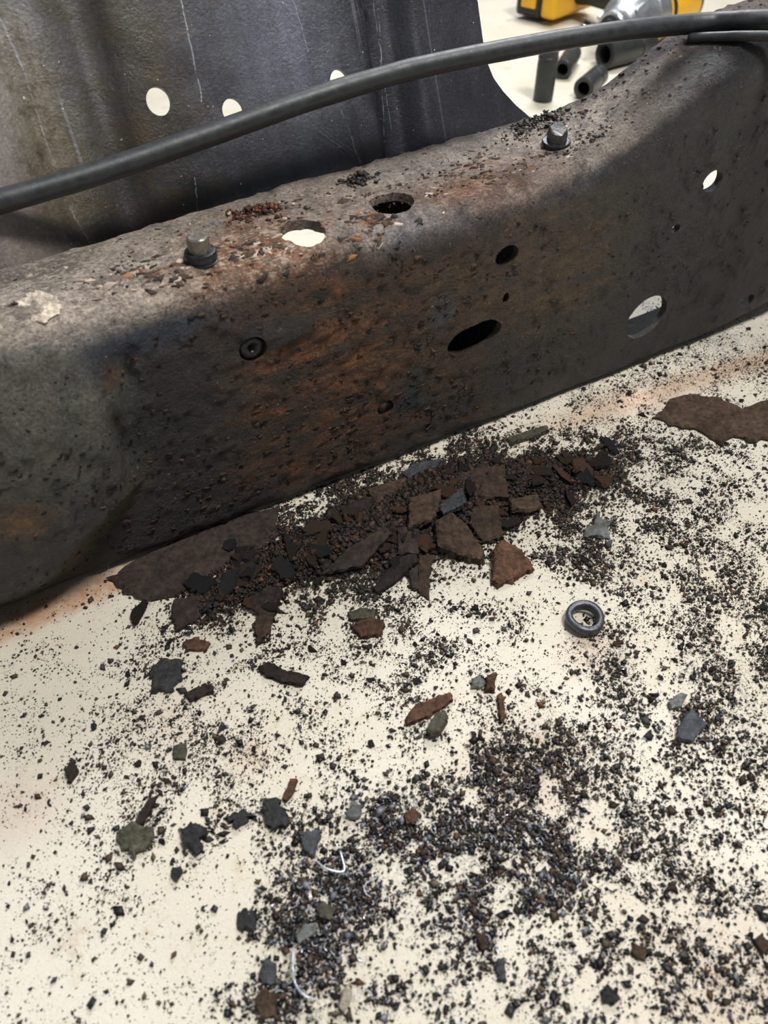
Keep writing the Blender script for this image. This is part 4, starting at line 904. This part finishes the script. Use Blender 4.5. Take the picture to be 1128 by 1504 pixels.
def place_chips(n):
    items = []
    P = sample(4, 1400, 22, .3); P = P[RNG.permutation(len(P))]; placed = []
    for p in P:
        if len(placed) >= n: break
        if hmound(p)[0] > .0035: continue
        dist = np.linalg.norm(p-C_); f = FPX/dist; x = (p[0])/((p-C_)@F_)*FPX+564; y = 752-((p-C_)@U_)/((p-C_)@F_)*FPX
        if not (5 < x < 1123 and 560 < y < 1499): continue
        sz = float(np.clip(RNG.lognormal(-5.42, .30), .0028, .0085))
        if any((p[0]-q[0])**2+(p[1]-q[1])**2 < (.55*(sz+q[2]))**2 for q in placed): continue
        placed.append((p[0], p[1], sz)); i = RNG.choice(len(KIND), p=kp); v = int(RNG.integers(12)); mt, _, lb, gp = KIND[i]
        if (mt, v) not in CM: CM[(mt, v)] = chip_mesh(VAR[v], v)
        o = link('rust_chip', CM[(mt, v)], M[mt]); o.location = (p[0], p[1], .0003); o.scale = (sz, sz, sz*RNG.uniform(.7, 1.2)); o.rotation_euler = (RNG.normal(0, .05), RNG.normal(0, .05), RNG.uniform(0, 6.28)); tag(o, lb, 'chip', gp); items.append((o, p, mt))
    name_chips(items, 'rust chip', CN)
place_chips(235)

# loose flakes heaped on the pile, each a thing
def heap_flakes(n):
    k = 0; items = []
    while k < n:
        c, hh, rs, ro = HEAP[RNG.integers(len(HEAP))]; a = RNG.normal(0, .65, 2); p = c + a[0]*rs*u_ + a[1]*ro*b_
        if -((p-A)@b_) < .012: continue
        k += 1; sz = float(RNG.uniform(.009, .026)); v = int(RNG.integers(12)); mt = ['dark', 'brown', 'brown', 'dark', 'black', 'red'][RNG.integers(6)]; key = ('h', v, mt)
        if key not in CM: CM[key] = flake_mesh(VAR[v], .11, 700+v, .9, .06)
        o = link('heap_flake', CM[key], M[mt]); o.location = (p[0], p[1], float(hmound(p)[0])*.95+.0022); o.scale = (sz, sz, sz*RNG.uniform(.8, 1.4)); o.rotation_euler = (RNG.normal(.12, .24), RNG.normal(0, .24), RNG.uniform(0, 6.28)); items.append((o, p, mt))
        tag(o, 'loose crumbling rust flake heaped against the rail', 'flake', 'loose flakes heaped by the rail')
    name_chips(items, 'heap flake', CN, HLM)
heap_flakes(90)

# crumbs lying on the frame itself
def on_frame():
    def put(px, py, n, r, sz, pal, label, z=.184, hgt=.004):
        s0, o0 = top(px, py, z); a = RNG.normal(0, .6, (n, 2))*np.array([r, r*.55]); s = s0+a[:, 0]; o = o0+a[:, 1]; ok = (o > .024) & (o < wfl(s)-.002); s = s[ok]; o = o[ok]; a = a[ok]; n = len(s)
        zz = ztop(s) - .0003 + hgt*np.exp(-(a[:, 0]/r)**2*2.5-(a[:, 1]/(r*.55))**2*2.5)*RNG.random(n); P = np.array([loc2w(*q) for q in zip(s, o, zz)])
        grains('rust_clump', 'crumb', P, np.clip(RNG.lognormal(math.log(sz), .4, n), .0003, .003), .6, pal, label, 'rust crumbs')
    RD = [(96, 58, 40, 4), (60, 40, 30, 4), (130, 78, 48, 1)]; BK = [(34, 33, 34, 5), (58, 50, 46, 3), (90, 84, 80, 1)]; GR = [(60, 54, 50, 3), (120, 112, 104, 3), (40, 38, 38, 3), (170, 166, 160, 1)]
    put(376, 314, 230, .018, .0011, RD, 'reddish crumb clump on the rail flange behind the bolt')
    put(526, 266, 160, .012, .0012, BK, 'black crumb clump on the flange back edge')
    put(790, 183, 420, .026, .0010, GR, 'grey and black crumbs banked at the notch', .192)
    put(350, 400, 260, .030, .0007, RD, 'orange rust scale crumbs along the flange front', .184, .001)
    put(140, 420, 260, .07, .0006, BK, 'scattered black specks on the scraped flange', .185, .0006)
    put(640, 290, 420, .075, .0007, RD+BK, 'fine brown crumbs scattered along the flange middle', .185, .0008)
    put(890, 205, 420, .045, .0008, GR, 'dirty grit stuck on the rising flange', .20, .0012)
on_frame()
def peeled():
    for i, (pts, lb) in enumerate(((((30, 452), (55, 436), (86, 440), (88, 462), (60, 472), (36, 468)), 'pale bare-metal patch where the coating has peeled'), (((-15, 480), (10, 470), (30, 478), (24, 492), (-10, 500)), 'second smaller bare-metal patch'))):
        q = np.array([top(x, y, .183) for x, y in pts]); c = q.mean(0); me = flake_mesh(q-c, .0005, 900+i, 2.4); o = link('peeled_patch', me, M['pale'], FR); o.location = (c[0], c[1], float(ztop(c[0]))-(.0007 if i == 0 else .004)); o['label'] = lb
        if c[1] < .024: a = math.acos(min(1, max(0, (.024-c[1])/.024))); o.rotation_euler = (math.pi/2-a, 0, 0); o.location.z = float(ztop(c[0]))-.024+.024*math.sin(a)+.0001
peeled()
